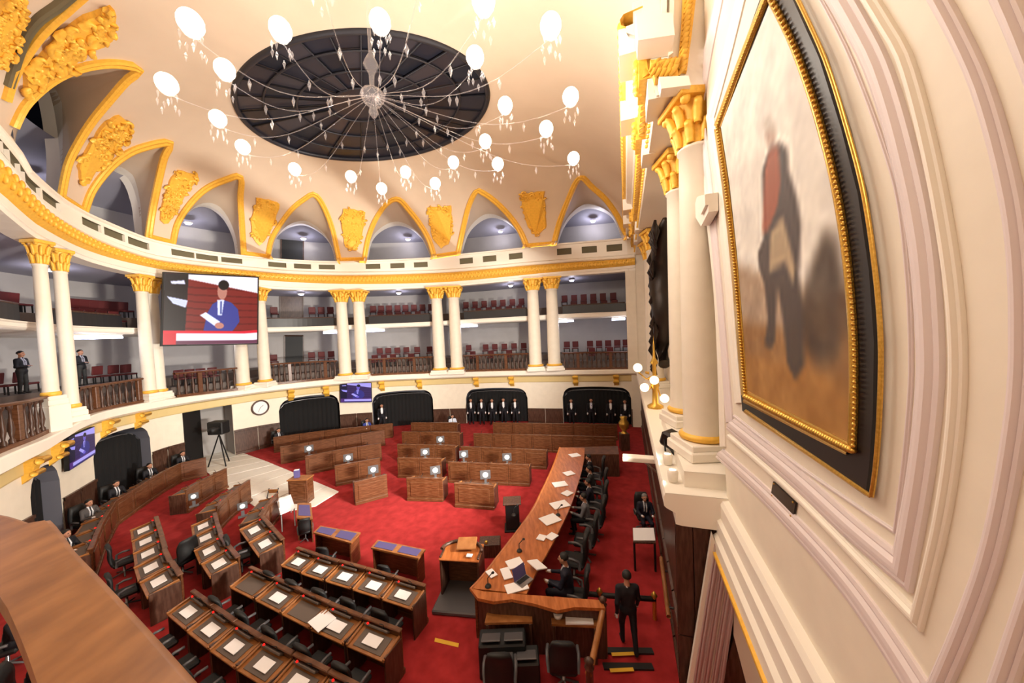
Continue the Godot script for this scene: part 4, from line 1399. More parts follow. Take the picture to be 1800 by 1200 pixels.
func put_chair(p: Vector3, face: Vector3, label: String, group: String, sc := 1.0):
	face.y = 0; face = face.normalized()
	var xf = Transform3D(Basis(Vector3.UP.cross(-face), Vector3.UP, -face) * sc, Vector3(p.x, p.y, p.z))
	if chair0 == null:
		var th = thing("swivel_chair", label, "chair", group)
		th.set_meta("base_name", "swivel_chair")
		var s = st0(); b3(s, Vector3(0, 0.47, 0), Vector3(0.54, 0.12, 0.52), 0.04); part(th, "seat", s, M.black_leather)
		s = st0(true)
		var rows = []
		for k in 9:
			var u = k / 8.0
			var w = 0.27 * (1.0 - 0.25 * pow(maxf(0, u - 0.6) / 0.4, 2.0))
			var y = 0.5 + 0.72 * u; var z = 0.24 + 0.12 * u + 0.03 * sin(u * 6)
			rows.append(PackedVector3Array([Vector3(-w, y, z - 0.03), Vector3(-w * 0.6, y, z - 0.05), Vector3(w * 0.6, y, z - 0.05), Vector3(w, y, z - 0.03), Vector3(w, y, z + 0.04), Vector3(0, y, z + 0.07), Vector3(-w, y, z + 0.04)]))
		grid(s, rows, true, true)
		for e in [0, 8]:
			for k in range(1, 6): s.add_vertex(rows[e][0]); s.add_vertex(rows[e][k]); s.add_vertex(rows[e][k + 1])
		part(th, "backrest", s, M.black_leather)
		for x in [-0.29, 0.29]:
			s = st0(); tube(s, [Vector3(x, 0.45, 0.18), Vector3(x * 1.08, 0.66, 0.16), Vector3(x * 1.1, 0.7, 0.02), Vector3(x * 1.05, 0.69, -0.16)], 0.035, 6)
			part(th, "armrest", s, M.grey_leather)
		s = st0(); tube(s, [Vector3(0, 0.1, 0), Vector3(0, 0.42, 0)], 0.035, 8); part(th, "stem", s, M.metal)
		s = st0()
		for k in 5: tube(s, [Vector3(0, 0.12, 0), Vector3(cos(TAU * k / 5) * 0.3, 0.06, sin(TAU * k / 5) * 0.3)], 0.025, 5)
		part(th, "base", s, M.grey_leather)
		chair0 = th; th.transform = xf
		return th
	return copy(chair0, xf, label, group)

func sheet(called: String, p: Vector3, u: Vector3, v: Vector3, m, label: String, group := "", cat := "paper", th_ := 0.012):
	var s = st0()
	var n = u.cross(v).normalized()
	if n.y < 0: n = -n
	plate(s, [p - u - v, p + u - v, p + u + v, p - u + v], n, th_)
	return solo(called, s, m, label, cat, group)

func build_desks():
	var blocks = [
		["clock-side block", "clock", [
			[[[480, 769], [560, 758], [690, 744]], 5], [[[492, 786], [600, 768], [676, 756]], 4], [[[536, 802], [600, 790], [670, 779]], 3], [[[588, 819], [668, 805]], 2], [[[622, 848], [680, 834]], 1]]],
		["narrow middle block", "clock-side aisle", [
			[[[722, 743], [804, 743]], 2], [[[706, 759], [808, 760]], 3], [[[698, 781], [800, 783]], 3], [[[698, 805], [776, 806]], 2], [[[714, 840], [778, 841]], 1]]],
		["wide block", "middle aisle", [
			[[[866, 743], [1085, 746]], 6], [[[832, 762], [1083, 768]], 7], [[[810, 785], [960, 791]], 4], [[[787, 812], [930, 817]], 4], [[[798, 849], [868, 853]], 1]]],
		["curved block", "walkway door", [
			[[[362, 804], [322, 812], [290, 827], [240, 857], [202, 880], [178, 920], [160, 965]], 9], [[[398, 823], [362, 840], [326, 862]], 3], [[[439, 843], [405, 866], [380, 890]], 3], [[[488, 867], [470, 887], [458, 906]], 2]]]]
	var ords = ["row next to wall", "second row from wall", "third row from wall", "fourth row from wall", "single desk at the carpet edge"]
	for b in blocks:
		for i in b[2].size():
			var lab = "brown desk of the %s, %s" % [b[0], ords[i]]
			if b[2][i][1] > 1: lab += ", %s from the " + b[1]
			desk_row(b[2][i][0], b[2][i][1], lab, "desks of the %s, %s" % [b[0], ords[i]])
	# rows seen from behind, with sheets on their pads: desk centres
	var rows = [
		["outer curved row", [[252, 932], [256, 951], [260, 973], [265, 997], [279, 1022]], 0],
		["middle curved row", [[357, 925], [361, 945], [368, 968], [384, 990]], 0],
		["inner short row", [[447, 932], [465, 955]], 0],
		["inner row of five", [[524, 988], [561, 1001], [606, 1014], [655, 1029], [708, 1046]], 1],
		["middle row of five", [[441, 1028], [487, 1050], [535, 1074], [590, 1100], [655, 1127]], 1],
		["outer row by the handrail", [[331, 1076], [369, 1106], [412, 1137], [463, 1168], [524, 1201], [590, 1238]], 1]]
	var bare = {"42": true, "40": true}
	for r in rows.size():
		var c = []
		for q in rows[r][1]: c.append(hz(q[0], q[1], 0.83))
		for i in c.size():
			var d: Vector3 = c[mini(i + 1, c.size() - 1)] - c[maxi(i - 1, 0)]
			d.y = 0
			var seat: Vector3 = c[i] - focus()
			if r >= 3: seat = Vector3(-d.z, 0, d.x) * (1.0 if Vector3(-d.z, 0, d.x).dot(c[i] - focus()) > 0 else -1.0)
			d = d.normalized(); seat.y = 0; seat = (seat - d * seat.dot(d)).normalized()
			var w: float = (c[mini(i + 1, c.size() - 1)] - c[maxi(i - 1, 0)]).length() / (2.0 if i > 0 and i < c.size() - 1 else 1.0)
			var dp = 0.78 if r >= 3 else 1.0
			var nth: String = ORD[c.size() - 1 - i] + " from the rostrum" if r >= 3 else ORD[i] + " from the walkway"
			put_desk(c[i] - seat * 0.37 * dp, d, seat, w * 0.985, "desk with grey pad, %s, %s" % [rows[r][0], nth], "desks of the %s" % rows[r][0], dp)
			var key = "%d%d" % [r, i]
			if not bare.has(key):
				var n = Vector3.UP * cos(0.14) + seat * sin(0.14)
				var v = seat * cos(0.14) - Vector3.UP * sin(0.14)
				var pc: Vector3 = c[i] + Vector3(0, 0.012, 0) + d * 0.04 * (i % 2)
				sheet("paper_sheet", pc, d * 0.19 * minf(w, 1.1), v * 0.14 * dp, M.paper, "white sheet on a grey pad, %s, %s" % [rows[r][0], nth], "sheets on the %s" % rows[r][0])
			# black chair tucked behind the desk
			if r >= 3 or (r == 0 and i % 2 == 1):
				put_chair(c[i] + seat * 0.5 - Vector3(0, 0.83, 0), -seat, "black swivel chair, %s, %s" % [rows[r][0], nth], "chairs at the %s" % rows[r][0], 0.9)
	sheet("loose_document", hz(566, 1090, 0.86), Vector3(0.2, 0, 0.14), Vector3(-0.12, -0.02, 0.16), M.paper, "loose white document overhanging the middle row of five", "", "paper", 0.01)
	# turned chairs in the gaps
	put_chair(hz(322, 1010), Vector3(-1, 0, -0.3), "black swivel chair turned sideways behind the outer curved row", "")
	put_chair(hz(426, 1000), Vector3(0.6, 0, -0.5), "black swivel chair with upright back behind the middle curved row", "")
	# monitors with a lit round emblem
	for d in [[543, 788, "clock-side block, third row from wall"], [612, 804, "clock-side block, fourth row from wall"], [656, 825, "clock-side block, single desk"], [774, 772, "narrow middle block, third row from wall"], [747, 794, "narrow middle block, fourth row from wall"], [815, 798, "wide block, fourth row, beside the middle aisle"], [891, 803, "wide block, fourth row, farther from the middle aisle"], [765, 826, "narrow middle block, single desk"], [853, 834, "wide block, single desk"], [340, 872, "curved block, second row from wall"], [426, 889, "curved block, third row from wall"]]:
		var p = hz(d[0], d[1], 1.18)
		var near = 0.62 if d[0] < 500 else 0.9
		var f = (eye() - p); f.y = 0; f = f.normalized()
		var xf = Transform3D(Basis(Vector3.UP.cross(f), Vector3.UP, f), p)
		var th = thing("desk_monitor", "desk monitor with lit round emblem, %s" % d[2], "monitor", "monitors standing on the desk rows")
		var s = st0(); bx(s, xf, Vector3(0.5, 0.42, 0.05) * near, 0.012); part(th, "casing", s, M.grey_leather)
		s = st0(true); lathe(s, [[0.0, 0.012], [0.13 * near, 0.01], [0.13 * near, 0.0]], 18, xf * Transform3D(Basis(Vector3.RIGHT, PI / 2), Vector3(0, 0.0, 0.025))); part(th, "emblem", s, M.logo, "round white glowing emblem")
		s = st0(); bx(s, xf * Transform3D(Basis.IDENTITY, Vector3(0, -0.3, -0.02)), Vector3(0.1, 0.22, 0.04)); part(th, "stand", s, M.grey_leather)
		s = st0(); bx(s, xf * Transform3D(Basis.IDENTITY, Vector3(0, -0.4, -0.02)), Vector3(0.3, 0.03, 0.2), 0.01); part(th, "foot", s, M.grey_leather)
	# clerks' desks with blue pads
	clerk_desk([[551, 938], [563, 926], [634, 938], [618, 957]], "two-place clerk desk with blue pads beside the inner row of five")
	clerk_desk([[652, 965], [664, 951], [748, 968], [736, 984]], "two-place clerk desk with blue pads beside the rostrum")
	clerk_desk([[521, 912], [523, 886], [547, 886], [550, 914]], "narrow clerk desk with one blue pad at the walkway end")
	# side table, folding chair and small cabinet at the end of the walkway
	var t = thing("side_table", "white side table at the end of the pale walkway", "table")
	var tp = [hz(486, 880, 0.72), hz(511, 870, 0.72), hz(519, 894, 0.72), hz(493, 905, 0.72)]
	var s = st0(); plate(s, tp, Vector3.UP, 0.04); part(t, "table_top", s, M.paper)
	for q in tp:
		var ce: Vector3 = (tp[0] + tp[2]) / 2
		var g: Vector3 = q.lerp(ce, 0.12)
		s = st0(); tube(s, [Vector3(g.x, 0.03, g.z), Vector3(g.x, 0.72, g.z)], 0.025, 6); part(t, "leg", s, M.metal)
	t = thing("document_box", "pale box of papers on the white side table", "box")
	var bc = hz(501, 882, 0.89)
	s = st0(); bx(s, Transform3D(Basis(Vector3.UP, 0.5), bc), Vector3(0.36, 0.25, 0.28), 0.01); part(t, "body", s, M.plank)
	s = st0(); bx(s, Transform3D(Basis(Vector3.UP, 0.5), bc + Vector3(0, 0.14, 0)), Vector3(0.39, 0.04, 0.31), 0.01); part(t, "lid", s, M.paper)
	t = thing("small_cabinet", "brown wooden cabinet with blue folder at the walkway", "cabinet")
	var cc = hz(531, 882); cc.y = 0
	s = st0(); b3(s, cc + Vector3(0, 0.55, 0), Vector3(0.85, 1.06, 0.5), 0.02); part(t, "body", s, M.wood)
	s = st0(); b3(s, cc + Vector3(0, 1.1, 0), Vector3(0.92, 0.05, 0.56), 0.015); part(t, "top", s, M.wood_light)
	s = st0(); b3(s, cc + Vector3(0, 0.55, 0.26), Vector3(0.7, 0.8, 0.03), 0.01); part(t, "door", s, M.wood)
	t = thing("blue_folder", "blue folder standing on the small brown cabinet", "folder")
	s = st0(); bx(s, Transform3D(Basis(Vector3.UP, 0.3), cc + Vector3(-0.15, 1.3, 0)), Vector3(0.22, 0.34, 0.16), 0.01); part(t, "cover", s, M.pad_blue)
	s = st0(); bx(s, Transform3D(Basis(Vector3.UP, 0.3), cc + Vector3(-0.15, 1.31, 0.0)), Vector3(0.19, 0.34, 0.13)); part(t, "pages", s, M.paper)
	t = thing("folding_chair", "folding chair with open black frame beside the white side table", "chair")
	var fc = hz(478, 900); 
	for x in [-0.2, 0.2]:
		s = st0(); tube(s, [fc + Vector3(x, 0.02, 0.25), fc + Vector3(x, 0.5, 0.0), fc + Vector3(x, 0.95, -0.2)], 0.02, 6); part(t, "leg", s, M.dark)
		s = st0(); tube(s, [fc + Vector3(x, 0.02, -0.25), fc + Vector3(x, 0.48, 0.15)], 0.02, 6); part(t, "leg", s, M.dark)
	s = st0(); b3(s, fc + Vector3(0, 0.48, 0.02), Vector3(0.42, 0.03, 0.38), 0.01); part(t, "seat", s, M.grey_leather)
	s = st0(); bx(s, Transform3D(Basis(Vector3.RIGHT, 0.35), fc + Vector3(0, 0.84, -0.16)), Vector3(0.42, 0.2, 0.02), 0.008); part(t, "backrest", s, M.wood_light)

func clerk_desk(px: Array, label: String):
	var th = thing("clerk_desk", label, "desk")
	var p = []
	for q in px: p.append(hz(q[0], q[1], 0.82))
	var c: Vector3 = (p[0] + p[1] + p[2] + p[3]) / 4
	var s = st0(); plate(s, p, Vector3.UP, 0.05); part(th, "desk_top", s, M.wood_light)
	var ins = []
	for q in p: ins.append(c + (q - c) * 0.94)
	for k in 4:
		if k == 3: continue                      # open towards the seat
		var a: Vector3 = ins[k]; var b: Vector3 = ins[(k + 1) % 4]
		s = st0()
		var n: Vector3 = Vector3.UP.cross(b - a).normalized()
		plate(s, [Vector3(a.x, 0, a.z), Vector3(b.x, 0, b.z), b - Vector3(0, 0.001, 0), a - Vector3(0, 0.001, 0)], n * (1 if n.dot(c - a) > 0 else -1), 0.04)
		part(th, "panel", s, M.wood)
	var two = (p[1] - p[2]).length() > 1.2 or (p[0] - p[3]).length() > 1.2
	for k in (2 if two else 1):
		var u0 = (0.05 + 0.5 * k) if two else 0.12; var u1 = (0.44 + 0.5 * k) if two else 0.88
		var q = [p[0].lerp(p[3], u0).lerp(p[1].lerp(p[2], u0), 0.15), p[0].lerp(p[3], u1).lerp(p[1].lerp(p[2], u1), 0.15), p[0].lerp(p[3], u1).lerp(p[1].lerp(p[2], u1), 0.85), p[0].lerp(p[3], u0).lerp(p[1].lerp(p[2], u0), 0.85)]
		s = st0(); plate(s, q.map(func(e): return e + Vector3(0, 0.05, 0)), Vector3.UP, 0.012); part(th, "writing_pad", s, M.pad_blue, "blue writing pad")
	var seat: Vector3 = ((p[0] + p[3]) - (p[1] + p[2])) / 2
	put_chair(Vector3(c.x, 0, c.z) + seat.normalized() * 0.55, -seat, "black leather chair pushed under the %s" % label.substr(0, label.find(" with")) + (" with the single pad" if not two else (" by the inner row" if px[0][0] < 600 else " by the rostrum")), "", 0.75)

# ------------------------------------------------------------------ speaker's table, rostrum, clerks in front
func build_presidency():
	var H = 1.15
	var th = thing("presidency_table", "long golden brown speaker's table with carved front facing the desks", "table")
	var le = curve2([[984, 788], [975, 815], [962, 845], [950, 870], [937, 897], [917, 926], [895, 955], [872, 985], [850, 1014], [828, 1038]], 15)
	var re = curve2([[1028, 789], [1026, 815], [1017, 850], [1004, 890], [986, 930], [968, 965], [950, 997], [935, 1025], [926, 1048]], 15)
	var l3 = []; var r3 = []
	for q in le: l3.append(hz(q.x, q.y, H))
	for q in re: r3.append(hz(q.x, q.y, H))
	var s = st0()
	for i in 14:
		s = st0()
		plate(s, [l3[i], l3[i + 1], r3[i + 1], r3[i]], Vector3.UP, 0.06)
		part(th, "top_board", s, M.table_wood)
		var a: Vector3 = l3[i].lerp(r3[i], 0.06); var b: Vector3 = l3[i + 1].lerp(r3[i + 1], 0.06)
		s = st0()
		var n: Vector3 = (r3[i] - l3[i]); n.y = 0
		plate(s, [Vector3(a.x, 0, a.z), Vector3(b.x, 0, b.z), b, a], n, 0.06)
		var mid = (a + b) / 2; mid.y = 0.58
		part(th, "front_panel", s, M.wood)
		s = st0()
		var al = (b - a); al.y = 0
		bx(s, Transform3D(Basis(al.normalized(), Vector3.UP, al.normalized().cross(Vector3.UP)), mid - n.normalized() * 0.02), Vector3(al.length() * 0.75, 0.7, 0.04), 0.015)
		part(th, "raised_panel", s, M.wood)
	s = st0()
	for i in 14:
		tube(s, [l3[i] + Vector3(0, 0.03, 0), l3[i + 1] + Vector3(0, 0.03, 0)], 0.05, 6)
	part(th, "edge_moulding", s, M.table_wood)
	# counter that closes the near end
	th = thing("clerks_counter", "brown wooden counter with scalloped edge closing the speaker's table", "counter")
	var o = [[826, 1038], [850, 1044], [925, 1050], [1060, 1060], [1063, 1074], [1010, 1072], [980, 1078], [940, 1066], [900, 1058], [868, 1062], [840, 1056]]
	var o3 = []
	for q in o: o3.append(hz(q[0], q[1], H + 0.02))
	s = st0(); plate(s, o3, Vector3.UP, 0.07); part(th, "top", s, M.table_wood)
	var fr = [[840, 1056], [868, 1062], [940, 1066], [1060, 1073]]
	for i in 3:
		var a = hz(fr[i][0], fr[i][1] - 4, H); var b = hz(fr[i + 1][0], fr[i + 1][1] - 4, H)
		s = st0(); plate(s, [Vector3(a.x, 0, a.z), Vector3(b.x, 0, b.z), b, a], Vector3(0, 0, -1), 0.06); part(th, "panel", s, M.wood_dark)
	s = st0()
	var ra0 = hz(1058, 1064, H); 
	tube(s, [hz(1060, 1068, 1.15), hz(1052, 1110, 1.12), hz(1040, 1165, 1.1), hz(1034, 1185, 1.1)], 0.06, 8)
	part(th, "handrail", s, M.wood_light)
	for q in [[1060, 1068], [1036, 1180]]:
		var g = hz(q[0], q[1], 1.1)
		s = st0(true); lathe(s, [[0.07, -1.1], [0.07, 0.05], [0.09, 0.08], [0.05, 0.12], [0.09, 0.2], [0.0, 0.28]], 12, Transform3D(Basis.IDENTITY, g)); part(th, "newel", s, M.wood_dark)
	# far end bench
	th = thing("witness_desk", "dark wooden desk across the far end of the speaker's table", "desk")
	var w3 = [hz(984, 788, 1.05), hz(1086, 785, 1.05), hz(1088, 800, 1.05), hz(1030, 800, 1.05)]
	s = st0(); plate(s, w3, Vector3.UP, 0.05); part(th, "top", s, M.wood)
	for k in [1, 2, 3]:
		var a: Vector3 = w3[k]; var b: Vector3 = w3[(k + 1) % 4]
		s = st0(); plate(s, [Vector3(a.x, 0, a.z), Vector3(b.x, 0, b.z), b, a], (w3[0] - w3[2]) * Vector3(1, 0, 1), 0.04); part(th, "panel", s, M.wood_dark)
	# papers, laptop and other things on the table
	var y = H + 0.075
	for d in [[1010, 800, 0.3, 0.2, 0.1], [1000, 832, 0.26, 0.18, 0.2], [984, 851, 0.34, 0.2, 0.0], [997, 867, 0.22, 0.16, 0.5], [984, 887, 0.38, 0.22, 0.15], [967, 913, 0.36, 0.24, 0.3], [952, 945, 0.16, 0.12, 0.9], [970, 943, 0.2, 0.13, 0.6], [905, 990, 0.26, 0.17, 0.2], [890, 1008, 0.14, 0.2, 0.1], [908, 1032, 0.33, 0.15, 0.1], [864, 1008, 0.12, 0.14, 0.4]]:
		var b = Basis(Vector3.UP, d[4] + 0.2)
		sheet("document", hz(d[0], d[1], y), b * Vector3(d[2] * 0.8, 0, 0), b * Vector3(0, 0, d[3]), M.paper, "white document lying on the speaker's table", "documents on the speaker's table", "paper", 0.02)
	th = thing("laptop", "silver laptop with blue screen on the near end of the speaker's table", "laptop")
	var lb = Basis(Vector3.UP, 0.75)
	var lp = hz(921, 1022, y)
	s = st0(); bx(s, Transform3D(lb, lp + Vector3(0, 0.02, 0)), Vector3(0.4, 0.025, 0.28), 0.008); part(th, "keyboard_base", s, M.metal)
	s = st0(); bx(s, Transform3D(lb * Basis(Vector3.RIGHT, -0.25), lp + lb * Vector3(0, 0.16, -0.16)), Vector3(0.4, 0.28, 0.015), 0.005); var lid = part(th, "lid", s, M.pad_blue)
	s = st0(); bx(s, Transform3D(lb, lp + lb * Vector3(0, 0.034, -0.03)), Vector3(0.34, 0.005, 0.12)); part(th, "keys", s, M.dark)
	s = st0(); bx(s, Transform3D(Basis(Vector3.UP, 0.6) * Basis(Vector3.FORWARD, 0.3), hz(944, 992, y + 0.12)), Vector3(0.34, 0.03, 0.42), 0.005)
	solo("open_folder", s, M.paper, "large open white folder leaning on the table before the navy suit", "folder")
	for d in [[1003, 905], [925, 905], [880, 1030], [935, 968]]:
		th = thing("table_microphone", "black gooseneck microphone on the speaker's table", "microphone", "microphones on the speaker's table")
		var g = hz(d[0] - 22, d[1], y)
		s = st0(true); lathe(s, [[0.0, 0.04], [0.06, 0.035], [0.08, 0.0]], 10, Transform3D(Basis.IDENTITY, g)); part(th, "foot", s, M.dark)
		s = st0(true); tube(s, [g, g + Vector3(0, 0.2, 0), g + Vector3(0.1, 0.32, 0.02)], 0.012, 5); part(th, "neck", s, M.dark)
		s = st0(true); ball(s, g + Vector3(0.13, 0.34, 0.02), Vector3(0.04, 0.03, 0.03), 8, 5); part(th, "head", s, M.dark)
	# rostrum
	th = thing("rostrum", "dark wooden rostrum standing on the red carpet before the speaker's table", "lectern")
	var a = hz(770, 1062); var b = hz(843, 1068)
	var al = (b - a).normalized(); var fw = Vector3.UP.cross(al)
	if fw.dot(eye() - a) > 0: fw = -fw
	var W = a.distance_to(b)
	var c = (a + b) / 2 + fw * 0.5
	var xf = Transform3D(Basis(al, Vector3.UP, -fw), c)
	s = st0(); bx(s, xf * Transform3D(Basis.IDENTITY, Vector3(0, 0.06, 0.2)), Vector3(W * 1.08, 0.12, 1.3), 0.03); part(th, "platform", s, M.grey_leather)
	for x in [-W * 0.46, W * 0.46]:
		s = st0(); bx(s, xf * Transform3D(Basis.IDENTITY, Vector3(x, 0.65, 0)), Vector3(0.06, 1.1, 0.6), 0.015); part(th, "side_panel", s, M.wood_dark)
	s = st0(); bx(s, xf * Transform3D(Basis.IDENTITY, Vector3(0, 0.65, -0.28)), Vector3(W * 0.95, 1.1, 0.05), 0.015); part(th, "front_panel", s, M.wood)
	s = st0(); bx(s, xf * Transform3D(Basis(Vector3.RIGHT, 0.12), Vector3(0, 1.16, 0.02)), Vector3(W * 0.98, 0.05, 0.66), 0.015); part(th, "top", s, M.table_wood)
	s = st0()
	var arc = []
	for k in 13: 
		var t = PI * k / 12.0
		arc.append(xf * Vector3(-cos(t) * W * 0.5, 1.24, 0.05 - sin(t) * 0.42))
	tube(s, arc, 0.05, 6); part(th, "upper_rail", s, M.wood_dark)
	s = st0(); bx(s, xf * Transform3D(Basis(Vector3.RIGHT, 0.3) * Basis(Vector3.UP, 0.1), Vector3(0.12, 1.34, -0.1)), Vector3(0.55, 0.05, 0.4), 0.012)
	solo("reading_stand", s, M.wood_light, "reddish brown reading stand on top of the rostrum", "stand")
	s = st0(); bx(s, xf * Transform3D(Basis.IDENTITY, Vector3(0.28, 1.215, 0.22)), Vector3(0.16, 0.02, 0.12)); solo("note_card", s, M.paper, "small white note card on the rostrum", "paper")
	# small black stand before the table
	th = thing("document_stand", "black pedestal with brown square top before the speaker's table", "stand")
	var q0 = hz(902, 928)
	s = st0(); b3(s, q0 + Vector3(0, 0.5, 0), Vector3(0.5, 1.0, 0.45), 0.02); part(th, "body", s, M.dark)
	s = st0(); b3(s, q0 + Vector3(0, 1.03, 0), Vector3(0.66, 0.06, 0.6), 0.015); part(th, "top", s, M.wood_dark)
	s = st0(); b3(s, q0 + Vector3(0, 0.03, 0), Vector3(0.62, 0.06, 0.56), 0.01); part(th, "foot", s, M.dark)
	th = thing("floor_equipment", "small dark crate with brass lamp on the carpet beside the speaker's table", "crate")
	q0 = hz(862, 972)
	s = st0(); b3(s, q0 + Vector3(0, 0.22, 0), Vector3(0.7, 0.44, 0.5), 0.02); part(th, "body", s, M.wood_dark)
	s = st0(true); ball(s, q0 + Vector3(-0.1, 0.5, 0.2), Vector3(0.06, 0.06, 0.06), 8, 5); part(th, "brass_knob", s, M.gold_leaf)
	# chairs behind the table
	var ck = -1
	for d in [[1046, 837], [1049, 861], [1048, 887], [1042, 917], [1027, 950], [1008, 985]]:
		var p = hz(d[0], d[1], 0.55); p.y = 0
		ck += 1
		put_chair(p, Vector3(-0.95, 0, -0.3), "black leather chair behind the speaker's table, %s from the witness desk" % ORD[ck], "chairs behind the speaker's table", 1.2)
	# clerks' desks in front of the counter
	clerk_station([[857, 1076], [935, 1068], [936, 1096], [852, 1098]], "brown clerk table with bare top against the counter")
	clerk_station([[968, 1074], [1052, 1078], [1050, 1104], [970, 1100]], "clerk table with open white book and cup against the counter")
	sheet("open_book", hz(1018, 1087, 0.88), Vector3(0.3, 0, 0.02), Vector3(-0.02, 0, 0.16), M.paper, "open white book on the clerk table by the handrail", "", "book", 0.03)
	s = st0(true); lathe(s, [[0.0, 0.0], [0.09, 0.01], [0.11, 0.1], [0.1, 0.1], [0.0, 0.09]], 14, Transform3D(Basis.IDENTITY, hz(981, 1084, 0.87))); solo("white_cup", s, M.paper, "white cup beside the open book", "cup")
	for d in [[883, 1118, 0.75], [905, 1150, 0.6]]:
		th = thing("printer", ["black printer with grey paper trays under the bare clerk table", "black low cabinet in front of the printer"][0 if d[1] == 1118 else 1], "printer" if d[1] == 1118 else "cabinet")
		var g = hz(d[0], d[1], d[2]); g.y = 0
		s = st0(); b3(s, g + Vector3(0, d[2] / 2, 0), Vector3(1.0, d[2], 0.45), 0.03); part(th, "body", s, M.black_leather)
		for x in [-0.24, 0.24]:
			s = st0(); bx(s, Transform3D(Basis(Vector3.RIGHT, -0.3), g + Vector3(x, d[2] + 0.03, 0.05)), Vector3(0.4, 0.03, 0.3), 0.01); part(th, "tray", s, M.grey_leather)
	put_chair(hz(990, 1170, 0.4) * Vector3(1, 0, 1), Vector3(0.1, 0, -1), "black office chair at the clerk table with the open book", "")
	put_chair(hz(880, 1190, 0.4) * Vector3(1, 0, 1), Vector3(0, 0, -1), "black office chair at the bare clerk table", "")
	s = st0(); bx(s, Transform3D(Basis(Vector3.UP, 0.05), hz(979, 1163, 0.62)), Vector3(0.26, 0.05, 0.12), 0.01); solo("yellow_notepad", s, M.yellow_tape, "yellow notepad lying on the office chair", "notepad")
	# tapes on the floor
	sheet("floor_tape", hz(785, 1129, 0.002), (hz(806, 1134) - hz(764, 1124)) * 0.5, Vector3(0, 0, 0.05), M.yellow_tape, "yellow tape strip on the open red carpet", "", "tape", 0.004)
	sheet("floor_tape", hz(1095, 1149, 0.045), Vector3(0.25, 0, 0), Vector3(0, 0, 0.04), M.yellow_tape, "upper yellow tape on a dark step edge by the wall", "", "tape", 0.004)
	sheet("floor_tape", hz(1093, 1177, 0.045), Vector3(0.25, 0, 0), Vector3(0, 0, 0.04), M.yellow_tape, "lower yellow tape on a dark step edge by the wall", "", "tape", 0.004)
	for q in [[1150, 1065, 1150], [1178, 1062, 1150]]:
		s = st0()
		var e0 = hz(q[1], q[0]); var e1 = hz(q[2], q[0] + 1)
		plate(s, [e0, e1, e1 + Vector3(0, 0, -0.14), e0 + Vector3(0, 0, -0.14)], Vector3.UP, 0.04)
		solo("step_edge", s, M.dark, "dark step edge across the narrow aisle by the wall", "step", "step edges of the wall aisle")
	th = thing("low_barrier", "low black barrier bar with brass ends across the wall aisle", "barrier")
	s = st0(); tube(s, [hz(1000, 1040, 0.5), hz(1050, 1045, 0.5), hz(1152, 1053, 0.5)], 0.06, 8); part(th, "bar", s, M.dark)
	for q in [[1054, 1046], [1150, 1053]]:
		var g = hz(q[0], q[1], 0.5)
		s = st0(true); lathe(s, [[0.05, -0.5], [0.05, 0.05], [0.08, 0.1], [0.04, 0.16], [0.0, 0.22]], 10, Transform3D(Basis.IDENTITY, g)); part(th, "brass_post", s, M.gold_leaf)
	th = thing("wall_handrail", "pale wooden handrail fixed along the dark panelling", "handrail")
	s = st0(); tube(s, [rp(7.6, 0.02, 0.95), rp(9.2, 0.02, 1.2)], 0.05, 8); part(th, "rail", s, M.wood_light)
	for a_ in [7.8, 9.0]:
		s = st0(); tube(s, [rp(a_, 0.02, 1.0), rp(a_, 0.16, 1.0)], 0.025, 6); part(th, "bracket", s, M.metal)

func clerk_station(px: Array, label: String):
	var th = thing("clerk_table", label, "table")
	var p = []
	for q in px: p.append(hz(q[0], q[1], 0.82))
	var s = st0(); plate(s, p, Vector3.UP, 0.05); part(th, "table_top", s, M.wood_light)
	var c: Vector3 = (p[0] + p[1] + p[2] + p[3]) / 4
	for k in [0, 1, 2, 3]:
		var g: Vector3 = c + (p[k] - c) * 0.9
		s = st0(); b3(s, Vector3(g.x, 0.41, g.z), Vector3(0.06, 0.82, 0.06), 0.01); part(th, "leg", s, M.wood_dark)
	s = st0()
	var a: Vector3 = p[0].lerp(p[1], 0.02); var b: Vector3 = p[1]
	plate(s, [Vector3(p[0].x, 0.1, p[0].z), Vector3(p[1].x, 0.1, p[1].z), p[1], p[0]], Vector3(0, 0, 1), 0.03); part(th, "modesty_panel", s, M.wood_dark)

# ------------------------------------------------------------------ painting and mouldings of the side wall
func wall_strip(l: Array, w0: float, w1: float, depth: float, o := PO, ws := []) -> SurfaceTool:
	var s = st0()
	var rows = []
	for k in l.size():
		var a: Vector2 = l[k] - l[maxi(k - 1, 0)]; var b: Vector2 = l[mini(k + 1, l.size() - 1)] - l[k]
		if k == 0: a = b
		if k == l.size() - 1: b = a
		a = a.normalized(); b = b.normalized()
		var w: float = ws[k] if ws else lerpf(w0, w1, float(k) / (l.size() - 1))
		var na = Vector2(-a.y, a.x); var nb = Vector2(-b.y, b.x)
		var n = (na + nb).normalized()
		n *= w * 0.5 / maxf(0.35, n.dot(nb))
		var row = PackedVector3Array()
		for e in [[-1.0, 0.0], [-0.98, 0.45], [-0.7, 0.6], [-0.55, 0.5], [-0.3, 0.95], [0.0, 1.0], [0.3, 0.95], [0.55, 0.5], [0.7, 0.6], [0.98, 0.45], [1.0, 0.0]]:
			var q: Vector2 = l[k] + n * e[0]
			row.append(rhit(q.x, q.y, o) - rvec(depth * e[1]))
		rows.append(row)
	grid(s, rows)
	return s
const FLOOD_E := 1700.0
